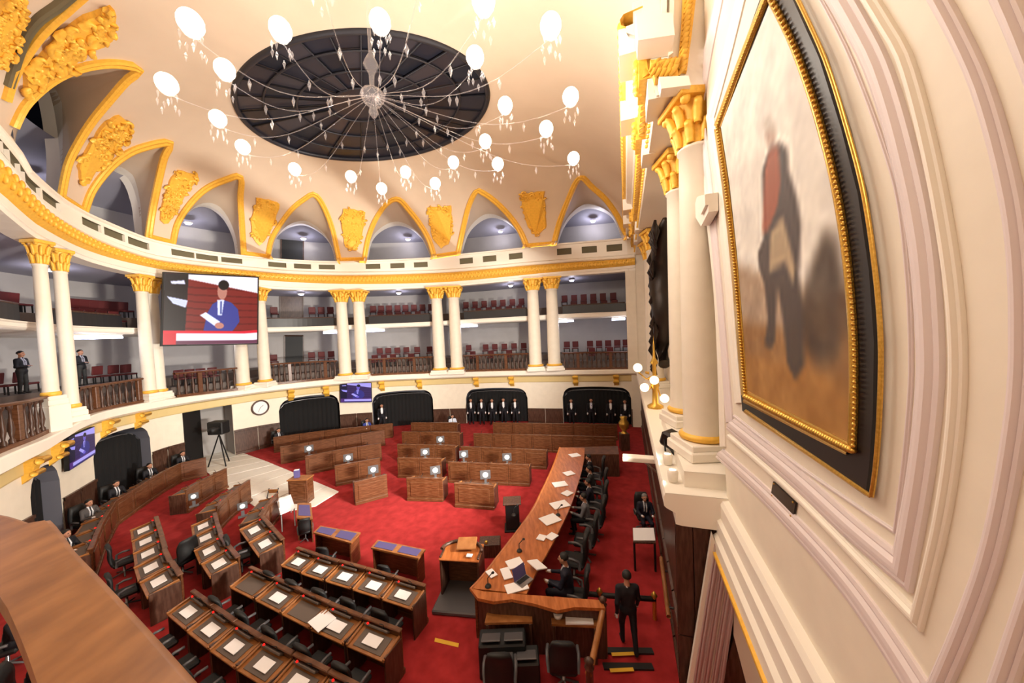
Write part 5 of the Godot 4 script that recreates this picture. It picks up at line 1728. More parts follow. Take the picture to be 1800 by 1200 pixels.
func build_painting():
	# each frame: upright side, then the lower side (mitred at the corner), widths at top, corner and end
	var mo = [
		["mauve", [[1428, -30], [1470, 45], [1505, 120], [1550, 240], [1582, 350], [1599, 500], [1604, 640], [1600, 720], [1592, 810], [1576, 935]], [[1500, 884], [1400, 815], [1290, 730]], 7, 7, 5, 0.02],
		["mauve", [[1465, -30], [1510, 45], [1550, 125], [1592, 262], [1626, 425], [1640, 600], [1638, 700], [1622, 840], [1592, 1004]], [[1500, 928], [1400, 838], [1285, 745]], 46, 42, 22, 0.06],
		["white", [[1515, -30], [1560, 40], [1600, 115], [1645, 285], [1678, 470], [1690, 620], [1684, 760], [1660, 920], [1618, 1090]], [[1540, 1010], [1400, 868], [1282, 765]], 26, 22, 9, 0.05],
		["mauve", [[1640, -30], [1690, 60], [1735, 160], [1775, 300], [1796, 420], [1803, 560], [1796, 720], [1755, 945], [1702, 1100], [1640, 1240]], [], 34, 40, 40, 0.05],
		["mauve", [[1760, -30], [1805, 70], [1850, 200], [1885, 420], [1890, 700], [1850, 950], [1790, 1140], [1750, 1250]], [], 46, 46, 46, 0.05],
		["mauve", [[1266, 796], [1360, 882], [1480, 1012], [1560, 1120], [1640, 1245]], [], 20, 44, 44, 0.05],
		["white", [[1232, -20], [1214, 80], [1206, 150], [1212, 178]], [[1222, 215], [1236, 290], [1250, 400], [1262, 520], [1268, 640], [1272, 785]], 12, 11, 10, 0.05],
		["mauve", [[1268, -20], [1246, 90], [1230, 190]], [[1238, 260], [1246, 320], [1262, 480], [1274, 620], [1284, 742]], 16, 14, 12, 0.05],
		["white", [[1308, -20], [1276, 110], [1250, 206]], [[1258, 270], [1266, 330], [1281, 480], [1292, 620], [1300, 708]], 16, 14, 12, 0.05]]
	for i in mo.size():
		var line = curve2(mo[i][1], 40); var ws = []
		for k in 40: ws.append(lerpf(mo[i][3], mo[i][4], k / 39.0))
		if mo[i][2].size() > 0:
			var l2 = curve2([mo[i][1][mo[i][1].size() - 1]] + mo[i][2], 30)
			for k in range(1, 30): line.append(l2[k]); ws.append(lerpf(mo[i][4], mo[i][5], k / 29.0))
		struct("trim_%d" % (50 + i), wall_strip(line, 0, 0, mo[i][6], PO, ws), M[mo[i][0]], "curved plaster moulding framing the large painting", "moulding")
	# the painting
	var th = thing("framed_painting", "large painting of a standing uniformed figure in a black and gilt frame", "painting")
	var outer = [[1262, 222], [1350, -25], [1392, -25], [1450, 100], [1490, 225], [1520, 340], [1540, 475], [1549, 600], [1547, 720], [1540, 820], [1533, 872], [1420, 795], [1310, 722], [1300, 600], [1289, 450], [1275, 320]]
	var o3 = outer.map(func(q): return rhit(q[0], q[1], PO - 0.02))
	var s = st0(); plate(s, o3, -rvec(1), 0.04)
	part(th, "black_mount", s, M.pier_dark, "black inner frame")
	var cv = [[1267, 222], [1352, 8], [1385, 70], [1410, 135], [1435, 212], [1462, 318], [1483, 445], [1494, 575], [1496, 690], [1493, 778], [1405, 735], [1314, 690], [1305, 560], [1295, 440], [1282, 320]]
	var c3 = cv.map(func(q): return rhit(q[0], q[1], PO - 0.07))
	# canvas with its own picture, laid out in metres on the wall
	var a0 = 1e9; var a1 = -1e9; var h0 = 1e9; var h1 = -1e9
	for p in c3:
		a0 = minf(a0, ra(p)); a1 = maxf(a1, ra(p)); h0 = minf(h0, p.y); h1 = maxf(h1, p.y)
	var uvof = func(p: Vector3) -> Vector2: return Vector2((a1 - ra(p)) / (a1 - a0), (h1 - p.y) / (h1 - h0))
	var P = func(pts: Array) -> Array:
		return pts.map(func(q):
			var u: Vector2 = uvof.call(rhit(q[0], q[1], PO - 0.07))
			return [u.x, u.y])
	var img = Image.create(300, 400, false, Image.FORMAT_RGB8)
	img.fill(Color(0.86, 0.84, 0.81))
	var nz = FastNoiseLite.new(); nz.seed = 4; nz.frequency = 0.015
	fill(img, P.call([[1200, 430], [1560, 560], [1560, 1000], [1200, 1000]]), Color(0.62, 0.52, 0.42), 0.15)
	fill(img, P.call([[1290, 560], [1380, 580], [1450, 520], [1520, 480], [1520, 900], [1290, 760]]), Color(0.55, 0.39, 0.21), 0.1)
	fill(img, P.call([[1300, 620], [1420, 640], [1520, 700], [1520, 900], [1300, 750]]), Color(0.64, 0.46, 0.23), 0.1)
	fill(img, P.call([[1400, 560], [1425, 470], [1445, 410], [1462, 400], [1480, 450], [1490, 560], [1470, 640], [1430, 640]]), Color(0.30, 0.24, 0.19), 0.15)
	blur(img, 12)
	for y in 400:
		for x in 300:
			var v = nz.get_noise_2d(x * 1.2, y) * 0.10 + nz.get_noise_2d(x * 7.0, y * 5.0) * 0.05
			var c = img.get_pixel(x, y)
			img.set_pixel(x, y, Color(clampf(c.r + v, 0, 1), clampf(c.g + v, 0, 1), clampf(c.b + v * 0.9, 0, 1)))
	fill(img, P.call([[1340, 300], [1352, 262], [1370, 250], [1384, 262], [1386, 300], [1400, 345], [1408, 395], [1404, 480], [1412, 560], [1414, 640], [1398, 668], [1384, 640], [1376, 560], [1366, 500], [1362, 600], [1356, 612], [1344, 606], [1350, 560], [1344, 500], [1334, 470], [1332, 445], [1342, 420]]), Color(0.27, 0.23, 0.22), 0.1)
	fill(img, P.call([[1344, 300], [1352, 265], [1368, 255], [1372, 320], [1366, 365], [1350, 405], [1340, 410]]), Color(0.66, 0.36, 0.26), 0.2)
	fill(img, P.call([[1354, 410], [1368, 390], [1376, 380], [1398, 470], [1394, 502], [1380, 460], [1366, 470], [1352, 480]]), Color(0.70, 0.62, 0.50), 0.1)
	fill(img, P.call([[1344, 232], [1356, 222], [1364, 236], [1362, 256], [1350, 262]]), Color(0.62, 0.50, 0.44), 0.3)
	fill(img, P.call([[1340, 215], [1352, 200], [1366, 222], [1362, 232], [1346, 232]]), Color(0.70, 0.66, 0.62), 0.3)
	blur(img, 6)
	var pm = picture_mat(img, 0.0); pm.roughness = 0.6
	s = st0()
	var p2 = PackedVector2Array()
	for p in c3: p2.append(Vector2(ra(p), p.y))
	for k in Geometry2D.triangulate_polygon(p2):
		s.set_uv(uvof.call(c3[k])); s.add_vertex(c3[k])
	part(th, "canvas", s, pm)
	# gilt inner frame: four sides with beads
	var sides = [[[[1262, 226], [1275, 320], [1290, 450], [1300, 570], [1310, 694]], 11], [[[1312, 697], [1405, 744], [1496, 790]], 22], [[[1500, 792], [1503, 690], [1501, 575], [1489, 440], [1468, 315], [1441, 210], [1415, 130], [1390, 66], [1352, -10]], 12], [[[1350, -10], [1305, 105], [1262, 222]], 12]]
	for e in sides:
		var line = curve2(e[0], 40)
		s = wall_strip(line, e[1], e[1], 0.035, PO - 0.062)
		var fr = part(th, "gilt_frame", s, M.gold_leaf, "gilt carved inner frame")
		s = st0(true)
		var bl = curve2(e[0], 90 if e[0].size() > 3 else 46)
		for q in bl:
			var p = rhit(q.x, q.y, PO - 0.09)
			var r: float = e[1] * 0.27 * (p - eye()).length() / F
			ball(s, p, Vector3(r, r * 0.8, r), 6, 4)
		part(fr, "beading", s, M.gold_leaf)
	var og = [[[1392, -25], [1450, 100], [1490, 225], [1520, 340], [1540, 475], [1550, 600], [1548, 720], [1541, 820], [1533, 874]], [[1532, 872], [1420, 796], [1310, 722]]]
	for e in og:
		s = wall_strip(curve2(e, 40), 7, 7, 0.02, PO - 0.058)
		part(th, "gilt_edge", s, M.gold_leaf, "narrow gilt outer edge")
	# bronze name plate
	th = thing("name_plate", "small dark bronze plate on the wall below the painting", "plate")
	var pl = [[1362, 846], [1402, 884], [1397, 912], [1358, 870]].map(func(q): return rhit(q[0], q[1], PO - 0.005))
	s = st0(); plate(s, pl, -rvec(1), 0.02); part(th, "plate", s, M.bronze)
	for q in pl:
		var c: Vector3 = q.lerp((pl[0] + pl[2]) / 2, 0.15) - rvec(0.022)
		s = st0(true); ball(s, c, Vector3(0.012, 0.012, 0.012), 6, 4); part(th, "screw", s, M.gold_leaf)
	# white floodlight on the panel edge, turned to the hall
	th = thing("wall_floodlight", "small white angular floodlight on the wall edge beside the painting", "floodlight")
	var br = [[1232, 372], [1240, 344], [1262, 338], [1263, 370], [1248, 396]].map(func(q): return rhit(q[0], q[1], PO - 0.06))
	s = st0(); plate(s, br, -rvec(1), 0.16); part(th, "body", s, M.white)
	s = st0(); plate(s, br.map(func(q): return q.lerp(br[2], 0.4) - rvec(0.16)), -rvec(1), 0.05); part(th, "cap", s, M.white)
	var lp: Vector3 = br[0] - rvec(0.3) + Vector3(RU.x, 0, RU.y) * 0.1
	s = st0(); bx(s, Transform3D(Basis.looking_at(Vector3(-9, 4, -22) - lp, Vector3.UP), lp), Vector3(0.22, 0.18, 0.02), 0.005); part(th, "lens", s, M.globe)
	flood(th, lp + (Vector3(-9, 4, -22) - lp).normalized() * 0.06, Vector3(-9, 5, -24), Color(1.0, 0.97, 0.93), FLOOD_E, 48.0, 0.5)

# ------------------------------------------------------------------ small things
func build_small_things():
	# wooden handrail of the camera's gallery
	var H = 6.1
	var th = thing("gallery_handrail", "broad polished wooden handrail overlooking the outer desk row", "handrail")
	var outer = curve2([[-140, 890], [-60, 897], [0, 906], [44, 920]], 10) + [Vector2(60, 917), Vector2(79, 914)] + curve2([[84, 920], [112, 958], [118, 968], [165, 1018], [250, 1112], [350, 1228]], 16)
	var inner = curve2([[72, 1228], [62, 1190], [40, 1130], [18, 1080], [0, 1048], [-60, 985], [-140, 945]], 14)
	var pts = []
	for q in outer + inner: pts.append(hz(q.x, q.y, H))
	var s = st0(); plate(s, pts, Vector3.DOWN, 0.09); part(th, "top_board", s, M.rail_wood)
	s = st0()
	var ed = []
	for q in outer: ed.append(hz(q.x, q.y, H) - Vector3(0, 0.04, 0))
	tube(s, ed, 0.035, 8); part(th, "rounded_edge", s, M.rail_wood)
	s = st0()
	var rows = []
	for k in range(16, outer.size()):
		var p = hz(outer[k].x, outer[k].y, H); var q = p + Vector3(-0.12, 0, 0.08)
		rows.append(PackedVector3Array([q - Vector3(0, 0.08, 0), q - Vector3(0, 1.0, 0)]))
	grid(s, rows); part(th, "parapet_panel", s, M.wood_dark)
	# camera on tripod in the passage
	th = thing("tripod_camera", "black video camera on a tripod on the pale walkway", "camera")
	var g = hz(386, 818)
	s = st0(); b3(s, g + Vector3(0.1, 2.3, 0), Vector3(0.9, 0.75, 0.6), 0.05); part(th, "body", s, M.dark)
	s = st0(true); lathe(s, [[0.13, 0], [0.17, 0.5], [0.0, 0.5]], 12, Transform3D(Basis(Vector3.RIGHT, PI / 2), g + Vector3(0.3, 2.3, 0.3))); part(th, "lens", s, M.dark)
	for k in 3:
		var an = 0.5 + TAU * k / 3
		s = st0(); tube(s, [g + Vector3(0.1, 1.9, 0), g + Vector3(0.1 + cos(an) * 0.6, 0.04, sin(an) * 0.6)], 0.035, 6); part(th, "leg", s, M.dark)
	# bronze relief between the columns of the straight wall
	th = thing("bronze_relief", "tall dark bronze figure relief projecting between the cream columns", "relief")
	s = st0(true)
	var r2 = RandomNumberGenerator.new(); r2.seed = 5
	var line = [[1164, 640, 0.25], [1158, 600, 0.4], [1163, 560, 0.45], [1160, 520, 0.5], [1157, 480, 0.5], [1159, 440, 0.42], [1163, 405, 0.28], [1165, 385, 0.1]]
	var pp_ = []; var rr = []
	for q in line: pp_.append(rhit(q[0] + 4, q[1], 0.85)); rr.append(q[2])
	tube(s, pp_, rr, 12)
	part(th, "body", s, M.bronze)
	s = st0(true)
	for k in 46:
		var i = r2.randi() % 7
		var c: Vector3 = pp_[i].lerp(pp_[i + 1], r2.randf())
		var d = Vector3(-RN.x, 0, -RN.y) * 0.36 + Vector3(RU.x, 0, RU.y) * r2.randf_range(-0.4, 0.4)
		tube(s, [c + d, c + d * 1.1 + Vector3(r2.randf_range(-0.1, 0.1), -0.35, 0), c + d * 0.9 + Vector3(0, -0.7, r2.randf_range(-0.15, 0.15))], [0.05, 0.11, 0.03], 6)
	part(th, "drapery", s, M.bronze)
	# golden candelabrum on the ledge
	th = thing("candelabrum", "golden candelabrum with round glowing globes standing on the column ledge", "lamp")
	var cbp = rp(14.3, 0.35, 3.98)
	s = st0(true); lathe(s, [[0.3, 0], [0.3, 0.1], [0.12, 0.2], [0.1, 0.7], [0.18, 0.9], [0.08, 1.1], [0.07, 1.7], [0.16, 1.8], [0.05, 2.0], [0.03, 2.5], [0.0, 2.9]], 14, Transform3D(Basis.IDENTITY, cbp)); part(th, "stem", s, M.gold_leaf)
	for e in [[1121, 646], [1133, 681], [1168, 700], [1150, 668]]:
		var zz = -(cb.inverse() * (cbp - eye())).z
		var p = at_depth(e[0], e[1], zz - 0.2)
		s = st0(true)
		var m = cbp + Vector3(0, 1.3, 0)
		tube(s, [m, m.lerp(p, 0.5) + Vector3(0, -0.3, 0), p - Vector3(0, 0.16, 0)], 0.03, 6); part(th, "arm", s, M.gold_leaf)
		s = st0(true); ball(s, p, Vector3(0.17, 0.17, 0.17), 14, 9); part(th, "globe", s, M.globe, "glowing white globe")
		omni(th, p, Color(1.0, 0.9, 0.74), 2.0, 0.16)
	# spotlight lying on the ledge and small lamps
	th = thing("stage_spotlight", "dark spotlight lying on the ledge at the foot of a thick column", "spotlight")
	var sp = hz(1186, 775, 4.25)
	s = st0(); bx(s, Transform3D(Basis(Vector3.UP, 0.6) * Basis(Vector3.RIGHT, 0.3), sp), Vector3(0.45, 0.4, 0.6), 0.06); part(th, "housing", s, M.bronze)
	s = st0(true); lathe(s, [[0.2, 0], [0.22, 0.2], [0.18, 0.2]], 12, Transform3D(Basis(Vector3.RIGHT, 1.8), sp + Vector3(-0.1, 0, 0.3))); part(th, "lens_ring", s, M.dark)
	s = st0(); tube(s, [sp + Vector3(-0.25, -0.25, 0), sp + Vector3(-0.27, 0.05, 0), sp + Vector3(0.27, 0.05, 0), sp + Vector3(0.25, -0.25, 0)], 0.025, 6); part(th, "yoke", s, M.dark)
	for q in [[1174, 815], [1183, 845]]:
		th = thing("ledge_lamp", "small white uplight on the edge of the column ledge", "lamp", "uplights on the column ledge")
		var p = hz(q[0], q[1], 4.0)
		s = st0(true); lathe(s, [[0.0, 0.0], [0.09, 0.0], [0.11, 0.2], [0.07, 0.24]], 12, Transform3D(Basis.IDENTITY, p)); part(th, "housing", s, M.white)
		s = st0(true); lathe(s, [[0.08, 0.23], [0.0, 0.24]], 12, Transform3D(Basis.IDENTITY, p)); part(th, "glass", s, M.globe)
		flood(th, p + Vector3(-0.05, 0.3, -0.02), Vector3(-9, 6.5, -24) if q[1] == 815 else Vector3(-16, 6.5, -18), Color(1.0, 0.97, 0.92), FLOOD_E * 0.8, 44.0, 0.5)
	th = thing("white_shelf_arm", "white flat arm sticking out from the column ledge over the carpet", "arm")
	var q0 = rp(10.1, 0.0, 3.45)
	s = st0(); bx(s, Transform3D(Basis(Vector3(RN.x, 0, RN.y), Vector3.UP, Vector3(RU.x, 0, RU.y)), q0 - rvec(0.4)), Vector3(0.95, 0.14, 0.3), 0.02); part(th, "board", s, M.white)
	s = st0(); tube(s, [q0 - rvec(0.3) - Vector3(0, 0.07, 0), q0 + rvec(0.1) - Vector3(0, 0.4, 0)], 0.03, 6); part(th, "strut", s, M.white)
	# brass urn and flag beside the far niche
	th = thing("brass_urn", "brass urn on a dark pedestal at the end of the far desk rows", "urn")
	g = hz(1098, 790)
	s = st0(); b3(s, g + Vector3(0, 0.5, 0), Vector3(0.5, 1.0, 0.5), 0.03); part(th, "pedestal", s, M.wood_dark)
	s = st0(true); lathe(s, [[0.2, 1.0], [0.1, 1.1], [0.28, 1.4], [0.3, 1.6], [0.16, 1.8], [0.22, 1.95], [0.0, 2.0]], 14, Transform3D(Basis.IDENTITY, g)); part(th, "urn", s, M.gold_leaf)
	# table of the seated usher
	th = thing("usher_table", "small dark table with white papers along the panelled wall", "table")
	var tt = [hz(1112, 929, 0.85), hz(1152, 929, 0.85), hz(1153, 956, 0.85), hz(1113, 955, 0.85)]
	s = st0(); plate(s, tt, Vector3.UP, 0.04); part(th, "table_top", s, M.wood_dark)
	for q in tt:
		var cc: Vector3 = q.lerp((tt[0] + tt[2]) / 2, 0.1)
		s = st0(); b3(s, Vector3(cc.x, 0.42, cc.z), Vector3(0.05, 0.84, 0.05)); part(th, "leg", s, M.dark)
	var tc: Vector3 = (tt[0] + tt[2]) / 2 + Vector3(0, 0.05, 0)
	sheet("newspaper", tc, (tt[1] - tt[0]) * 0.45, (tt[3] - tt[0]) * 0.42, M.paper, "large white newspaper spread on the usher's dark table", "", "paper", 0.02)

# ------------------------------------------------------------------ people
const NB := [[1, 0, 0], [0, 1, 0], [0, 0, 1]]
func figure(pose: String, cell := 0.026) -> Dictionary:
	# every figure faces +z, feet on y = 0
	var hip = 0.93; var lean = 0.0
	var J = {}
	if pose == "sit": hip = 0.52; lean = 0.06
	var top = hip + 0.52
	J.pel = Vector3(0, hip, 0); J.waist = Vector3(0, hip + 0.18, 0.01); J.chest = Vector3(0, hip + 0.38, lean * 0.7); J.neck = Vector3(0, top + 0.03, lean * 0.9); J.head = Vector3(0, top + 0.19, lean * 1.2 + 0.02)
	var B = []                                            # a, b, ra, rb, region
	var add = func(a, b, r0, r1, reg): B.append([a, b, r0, r1, reg])
	add.call(J.pel + Vector3(-0.07, 0.02, 0), J.pel + Vector3(0.07, 0.02, 0), 0.115, 0.115, 2)
	add.call(J.pel, J.waist, 0.13, 0.13, 1)
	add.call(J.waist + Vector3(-0.04, 0, 0), J.chest + Vector3(-0.07, 0.0, 0), 0.12, 0.125, 1)
	add.call(J.waist + Vector3(0.04, 0, 0), J.chest + Vector3(0.07, 0.0, 0), 0.12, 0.125, 1)
	add.call(J.chest + Vector3(-0.15, 0.09, 0), J.chest + Vector3(0.15, 0.09, 0), 0.075, 0.075, 1)
	add.call(J.chest + Vector3(0, 0.1, 0), J.neck + Vector3(0, 0.06, 0), 0.07, 0.055, 3)
	add.call(J.head + Vector3(0, 0.03, -0.012), J.head + Vector3(0, 0.0, 0.01), 0.092, 0.085, 3)
	add.call(J.head + Vector3(0, 0.0, 0.02), J.head + Vector3(0, -0.085, 0.045), 0.07, 0.045, 3)
	add.call(J.head + Vector3(0, 0.0, 0.1), J.head + Vector3(0, -0.035, 0.118), 0.012, 0.018, 3)
	for s in [-1, 1]: add.call(J.head + Vector3(s * 0.092, 0.01, 0), J.head + Vector3(s * 0.092, -0.03, 0), 0.016, 0.014, 3)
	var hands = []
	for s in [-1, 1]:
		var hipj: Vector3 = J.pel + Vector3(s * 0.09, -0.02, 0)
		var kn: Vector3; var an: Vector3
		if pose == "sit": kn = Vector3(s * 0.14, 0.5, 0.44); an = Vector3(s * 0.13, 0.1, 0.4)
		elif pose == "walk": kn = Vector3(s * 0.1, 0.5, 0.12 * s + 0.05); an = Vector3(s * 0.09, 0.1 + (0.04 if s < 0 else 0.0), 0.2 * s - 0.02)
		else: kn = Vector3(s * 0.11, 0.5, 0.02); an = Vector3(s * 0.12, 0.1, -0.02)
		add.call(hipj, kn, 0.095, 0.066, 2)
		add.call(kn, an, 0.066, 0.05, 2)
		add.call(an + Vector3(0, -0.045, -0.03), an + Vector3(s * 0.015, -0.058, 0.15), 0.042, 0.034, 4)
		var sh: Vector3 = J.chest + Vector3(s * 0.195, 0.085, 0)
		var el: Vector3; var wr: Vector3
		if pose == "sit": el = sh + Vector3(s * 0.06, -0.26, 0.1); wr = el + Vector3(-s * 0.07, 0.03, 0.25)
		elif pose == "fold": el = sh + Vector3(s * 0.05, -0.28, 0.02); wr = el + Vector3(-s * 0.2, 0.02, 0.17)
		elif pose == "walk": el = sh + Vector3(s * 0.05, -0.28, -0.06 * s - 0.02); wr = el + Vector3(s * 0.01, -0.24, -0.06 * s + 0.08)
		else: el = sh + Vector3(s * 0.05, -0.29, -0.03); wr = el + Vector3(s * 0.0, -0.25, 0.06)
		add.call(sh, el, 0.066, 0.052, 1)
		add.call(el, wr, 0.052, 0.036, 1)
		var d: Vector3 = (wr - el).normalized()
		add.call(wr, wr + d * 0.09, 0.03, 0.036, 3)
		hands.append([wr + d * 0.08, d, s])
	# field
	var lo = Vector3(1e9, 1e9, 1e9); var hi = -lo
	for b in B:
		var r: float = maxf(b[2], b[3]) + 0.07
		for q in [b[0], b[1]]: lo = lo.min(q - Vector3.ONE * r); hi = hi.max(q + Vector3.ONE * r)
	var n = Vector3i(((hi - lo) / cell).ceil()) + Vector3i.ONE
	var f = PackedFloat32Array(); f.resize(n.x * n.y * n.z); f.fill(1.0)
	var reg = PackedByteArray(); reg.resize(f.size())
	var near = PackedFloat32Array(); near.resize(f.size()); near.fill(1e9)
	var k = 0.035
	for b in B:
		var pa: Vector3 = b[0]; var pb: Vector3 = b[1]
		var ra_: float = b[2]; var rb_: float = b[3]; var rg: int = b[4]
		var r: float = maxf(ra_, rb_) + 0.065
		var i0 = Vector3i(((pa.min(pb) - Vector3.ONE * r - lo) / cell).floor()).clamp(Vector3i.ZERO, n - Vector3i.ONE)
		var i1 = Vector3i(((pa.max(pb) + Vector3.ONE * r - lo) / cell).ceil()).clamp(Vector3i.ZERO, n - Vector3i.ONE)
		var ab = pb - pa; var l2 = maxf(1e-6, ab.length_squared())
		for z in range(i0.z, i1.z + 1):
			for y in range(i0.y, i1.y + 1):
				var row = (z * n.y + y) * n.x
				for x in range(i0.x, i1.x + 1):
					var p = lo + Vector3(x, y, z) * cell
					var t = clampf((p - pa).dot(ab) / l2, 0.0, 1.0)
					var d = p.distance_to(pa + ab * t) - lerpf(ra_, rb_, t)
					var i = row + x
					if d < near[i]: near[i] = d; reg[i] = rg
					var e = f[i]
					var h = maxf(k - absf(e - d), 0.0) / k
					f[i] = minf(e, d) - h * h * k * 0.25
	# surface nets
	var vid = {}
	var V = PackedVector3Array(); var R = PackedByteArray()
	for z in n.z - 1:
		for y in n.y - 1:
			for x in n.x - 1:
				var i = (z * n.y + y) * n.x + x
				var neg = 0
				var c0 = f[i]
				if c0 > 0.09 or c0 < -0.09: continue
				var acc = Vector3.ZERO; var cnt = 0
				var fv = [c0, f[i + 1], f[i + n.x], f[i + n.x + 1], f[i + n.x * n.y], f[i + n.x * n.y + 1], f[i + n.x * n.y + n.x], f[i + n.x * n.y + n.x + 1]]
				for q in 8:
					if fv[q] < 0: neg += 1
				if neg == 0 or neg == 8: continue
				for q in 8:
					for e in [1, 2, 4]:
						if q & e: continue
						var u: float = fv[q]; var w: float = fv[q | e]
						if (u < 0) == (w < 0): continue
						var t = u / (u - w)
						var pq = Vector3(q & 1, (q >> 1) & 1, q >> 2); var pr = Vector3((q | e) & 1, ((q | e) >> 1) & 1, (q | e) >> 2)
						acc += pq.lerp(pr, t); cnt += 1
				vid[i] = V.size()
				V.append(lo + (Vector3(x, y, z) + acc / cnt) * cell); R.append(reg[i])
	var I = PackedInt32Array()
	var sx = 1; var sy = n.x; var sz = n.x * n.y
	for key in vid:
		var i: int = key
		for ax in 3:
			var st: int = [sx, sy, sz][ax]; var s1: int = [sy, sz, sx][ax]; var s2: int = [sz, sx, sy][ax]
			if (f[i] < 0) == (f[i + st] < 0): continue
			var a = vid.get(i); var b = vid.get(i - s1); var c = vid.get(i - s1 - s2); var d = vid.get(i - s2)
			if a == null or b == null or c == null or d == null: continue
			if f[i] < 0:
				for v in [a, c, b, a, d, c]: I.append(v)
			else:
				for v in [a, b, c, a, c, d]: I.append(v)
	return {"V": V, "R": R, "I": I, "hands": hands, "J": J}
func figure_mesh(fg: Dictionary, jacket: Color, trousers: Color, shirt: Color, tie: Color, skin: Color) -> ArrayMesh:
	var s = st0(true)
	var J: Dictionary = fg.J
	var cols = PackedColorArray()
	for i in fg.V.size():
		var p: Vector3 = fg.V[i]
		var c: Color = [skin, jacket, trousers, skin, Color(0.03, 0.03, 0.035)][fg.R[i]]
		var up: float = p.y - J.waist.y
		if fg.R[i] == 1 or (fg.R[i] == 3 and p.y < J.neck.y + 0.03):
			if p.z > 0.04 and up > 0.0 and absf(p.x) < 0.02 + 0.14 * clampf(up / 0.36, 0, 1) and absf(p.x) < 0.06:
				c = shirt
				if absf(p.x) < 0.022: c = tie
			elif fg.R[i] == 3: c = shirt if p.y < J.neck.y - 0.01 else skin
		if fg.R[i] == 3 and p.y > J.head.y - 0.1:
			var q: Vector3 = p - J.head
			if q.z > 0.07 and absf(q.y - 0.012) < 0.012 and absf(absf(q.x) - 0.035) < 0.02: c = Color(0.1, 0.08, 0.08)
			if q.z > 0.07 and absf(q.y + 0.07) < 0.012 and absf(q.x) < 0.03: c = skin.darkened(0.4)
		cols.append(c.srgb_to_linear())
	for v in fg.I: s.set_color(cols[v]); s.add_vertex(fg.V[v])
	s.set_color(skin.srgb_to_linear())
	for h in fg.hands:
		var d: Vector3 = h[1]; var sd = Vector3.UP.cross(d)
		if sd.length() < 0.3: sd = Vector3(0, 0, 1).cross(d)
		sd = sd.normalized()
		var dn = d.cross(sd)
		for k in 4:
			var b: Vector3 = h[0] + sd * (k - 1.5) * 0.018
			var L: float = [0.055, 0.07, 0.065, 0.048][k]
			tube(s, [b, b + d * L * 0.6, b + d * L + dn * 0.02 * h[2]], [0.010, 0.009, 0.007], 5)
		var tb: Vector3 = h[0] - d * 0.05 + sd * 0.035
		tube(s, [tb, tb + (d + sd * 0.7).normalized() * 0.035, tb + (d + sd * 0.2).normalized() * 0.065], [0.012, 0.010, 0.008], 5)
	s.generate_normals()
	return s.commit()
func hair_mesh(fg: Dictionary) -> ArrayMesh:
	var s = st0(true)
	var c: Vector3 = fg.J.head + Vector3(0, 0.035, -0.018)
	var rows = []
	for i in 8:
		var ph = PI / 2 - i / 7.0 * 1.9
		var row = PackedVector3Array()
		for k in 14:
			var a = TAU * k / 14.0
			var front = maxf(0.0, sin(a))
			var p2 = maxf(ph, lerpf(-0.5, 0.55, front))
			row.append(c + Vector3(cos(p2) * cos(a) * 0.101, sin(p2) * 0.104, cos(p2) * sin(a) * 0.108))
		rows.append(row)
	grid(s, rows, true, true)
	s.generate_normals()
	return s.commit()

var figs = {}
var body_mat: StandardMaterial3D
func person(pose: String, p: Vector3, face: Vector3, scale: float, cl: Array, hair: Color, label: String, group := "", extra := false):
	if body_mat == null:
		body_mat = StandardMaterial3D.new(); body_mat.vertex_color_use_as_albedo = true; body_mat.roughness = 0.75
	if not figs.has(pose): figs[pose] = {"f": figure(pose), "hair": null, "m": {}}
	var fg: Dictionary = figs[pose]
	if fg.hair == null: fg.hair = hair_mesh(fg.f)
	var key = str(cl)
	if not fg.m.has(key): fg.m[key] = figure_mesh(fg.f, cl[0], cl[1], cl[2], cl[3], Color(0.70, 0.50, 0.40))
	face.y = 0; face = face.normalized()
	var th = thing("person", label, "person", group)
	part(th, "body", fg.m[key], body_mat)
	var hk = "hair" + str(hair)
	if not M.has(hk): mat(hk, hair, 0.6)
	part(th, "hair", fg.hair, M[hk])
	th.transform = Transform3D(Basis(Vector3.UP.cross(face), Vector3.UP, face) * scale, p)
	return th

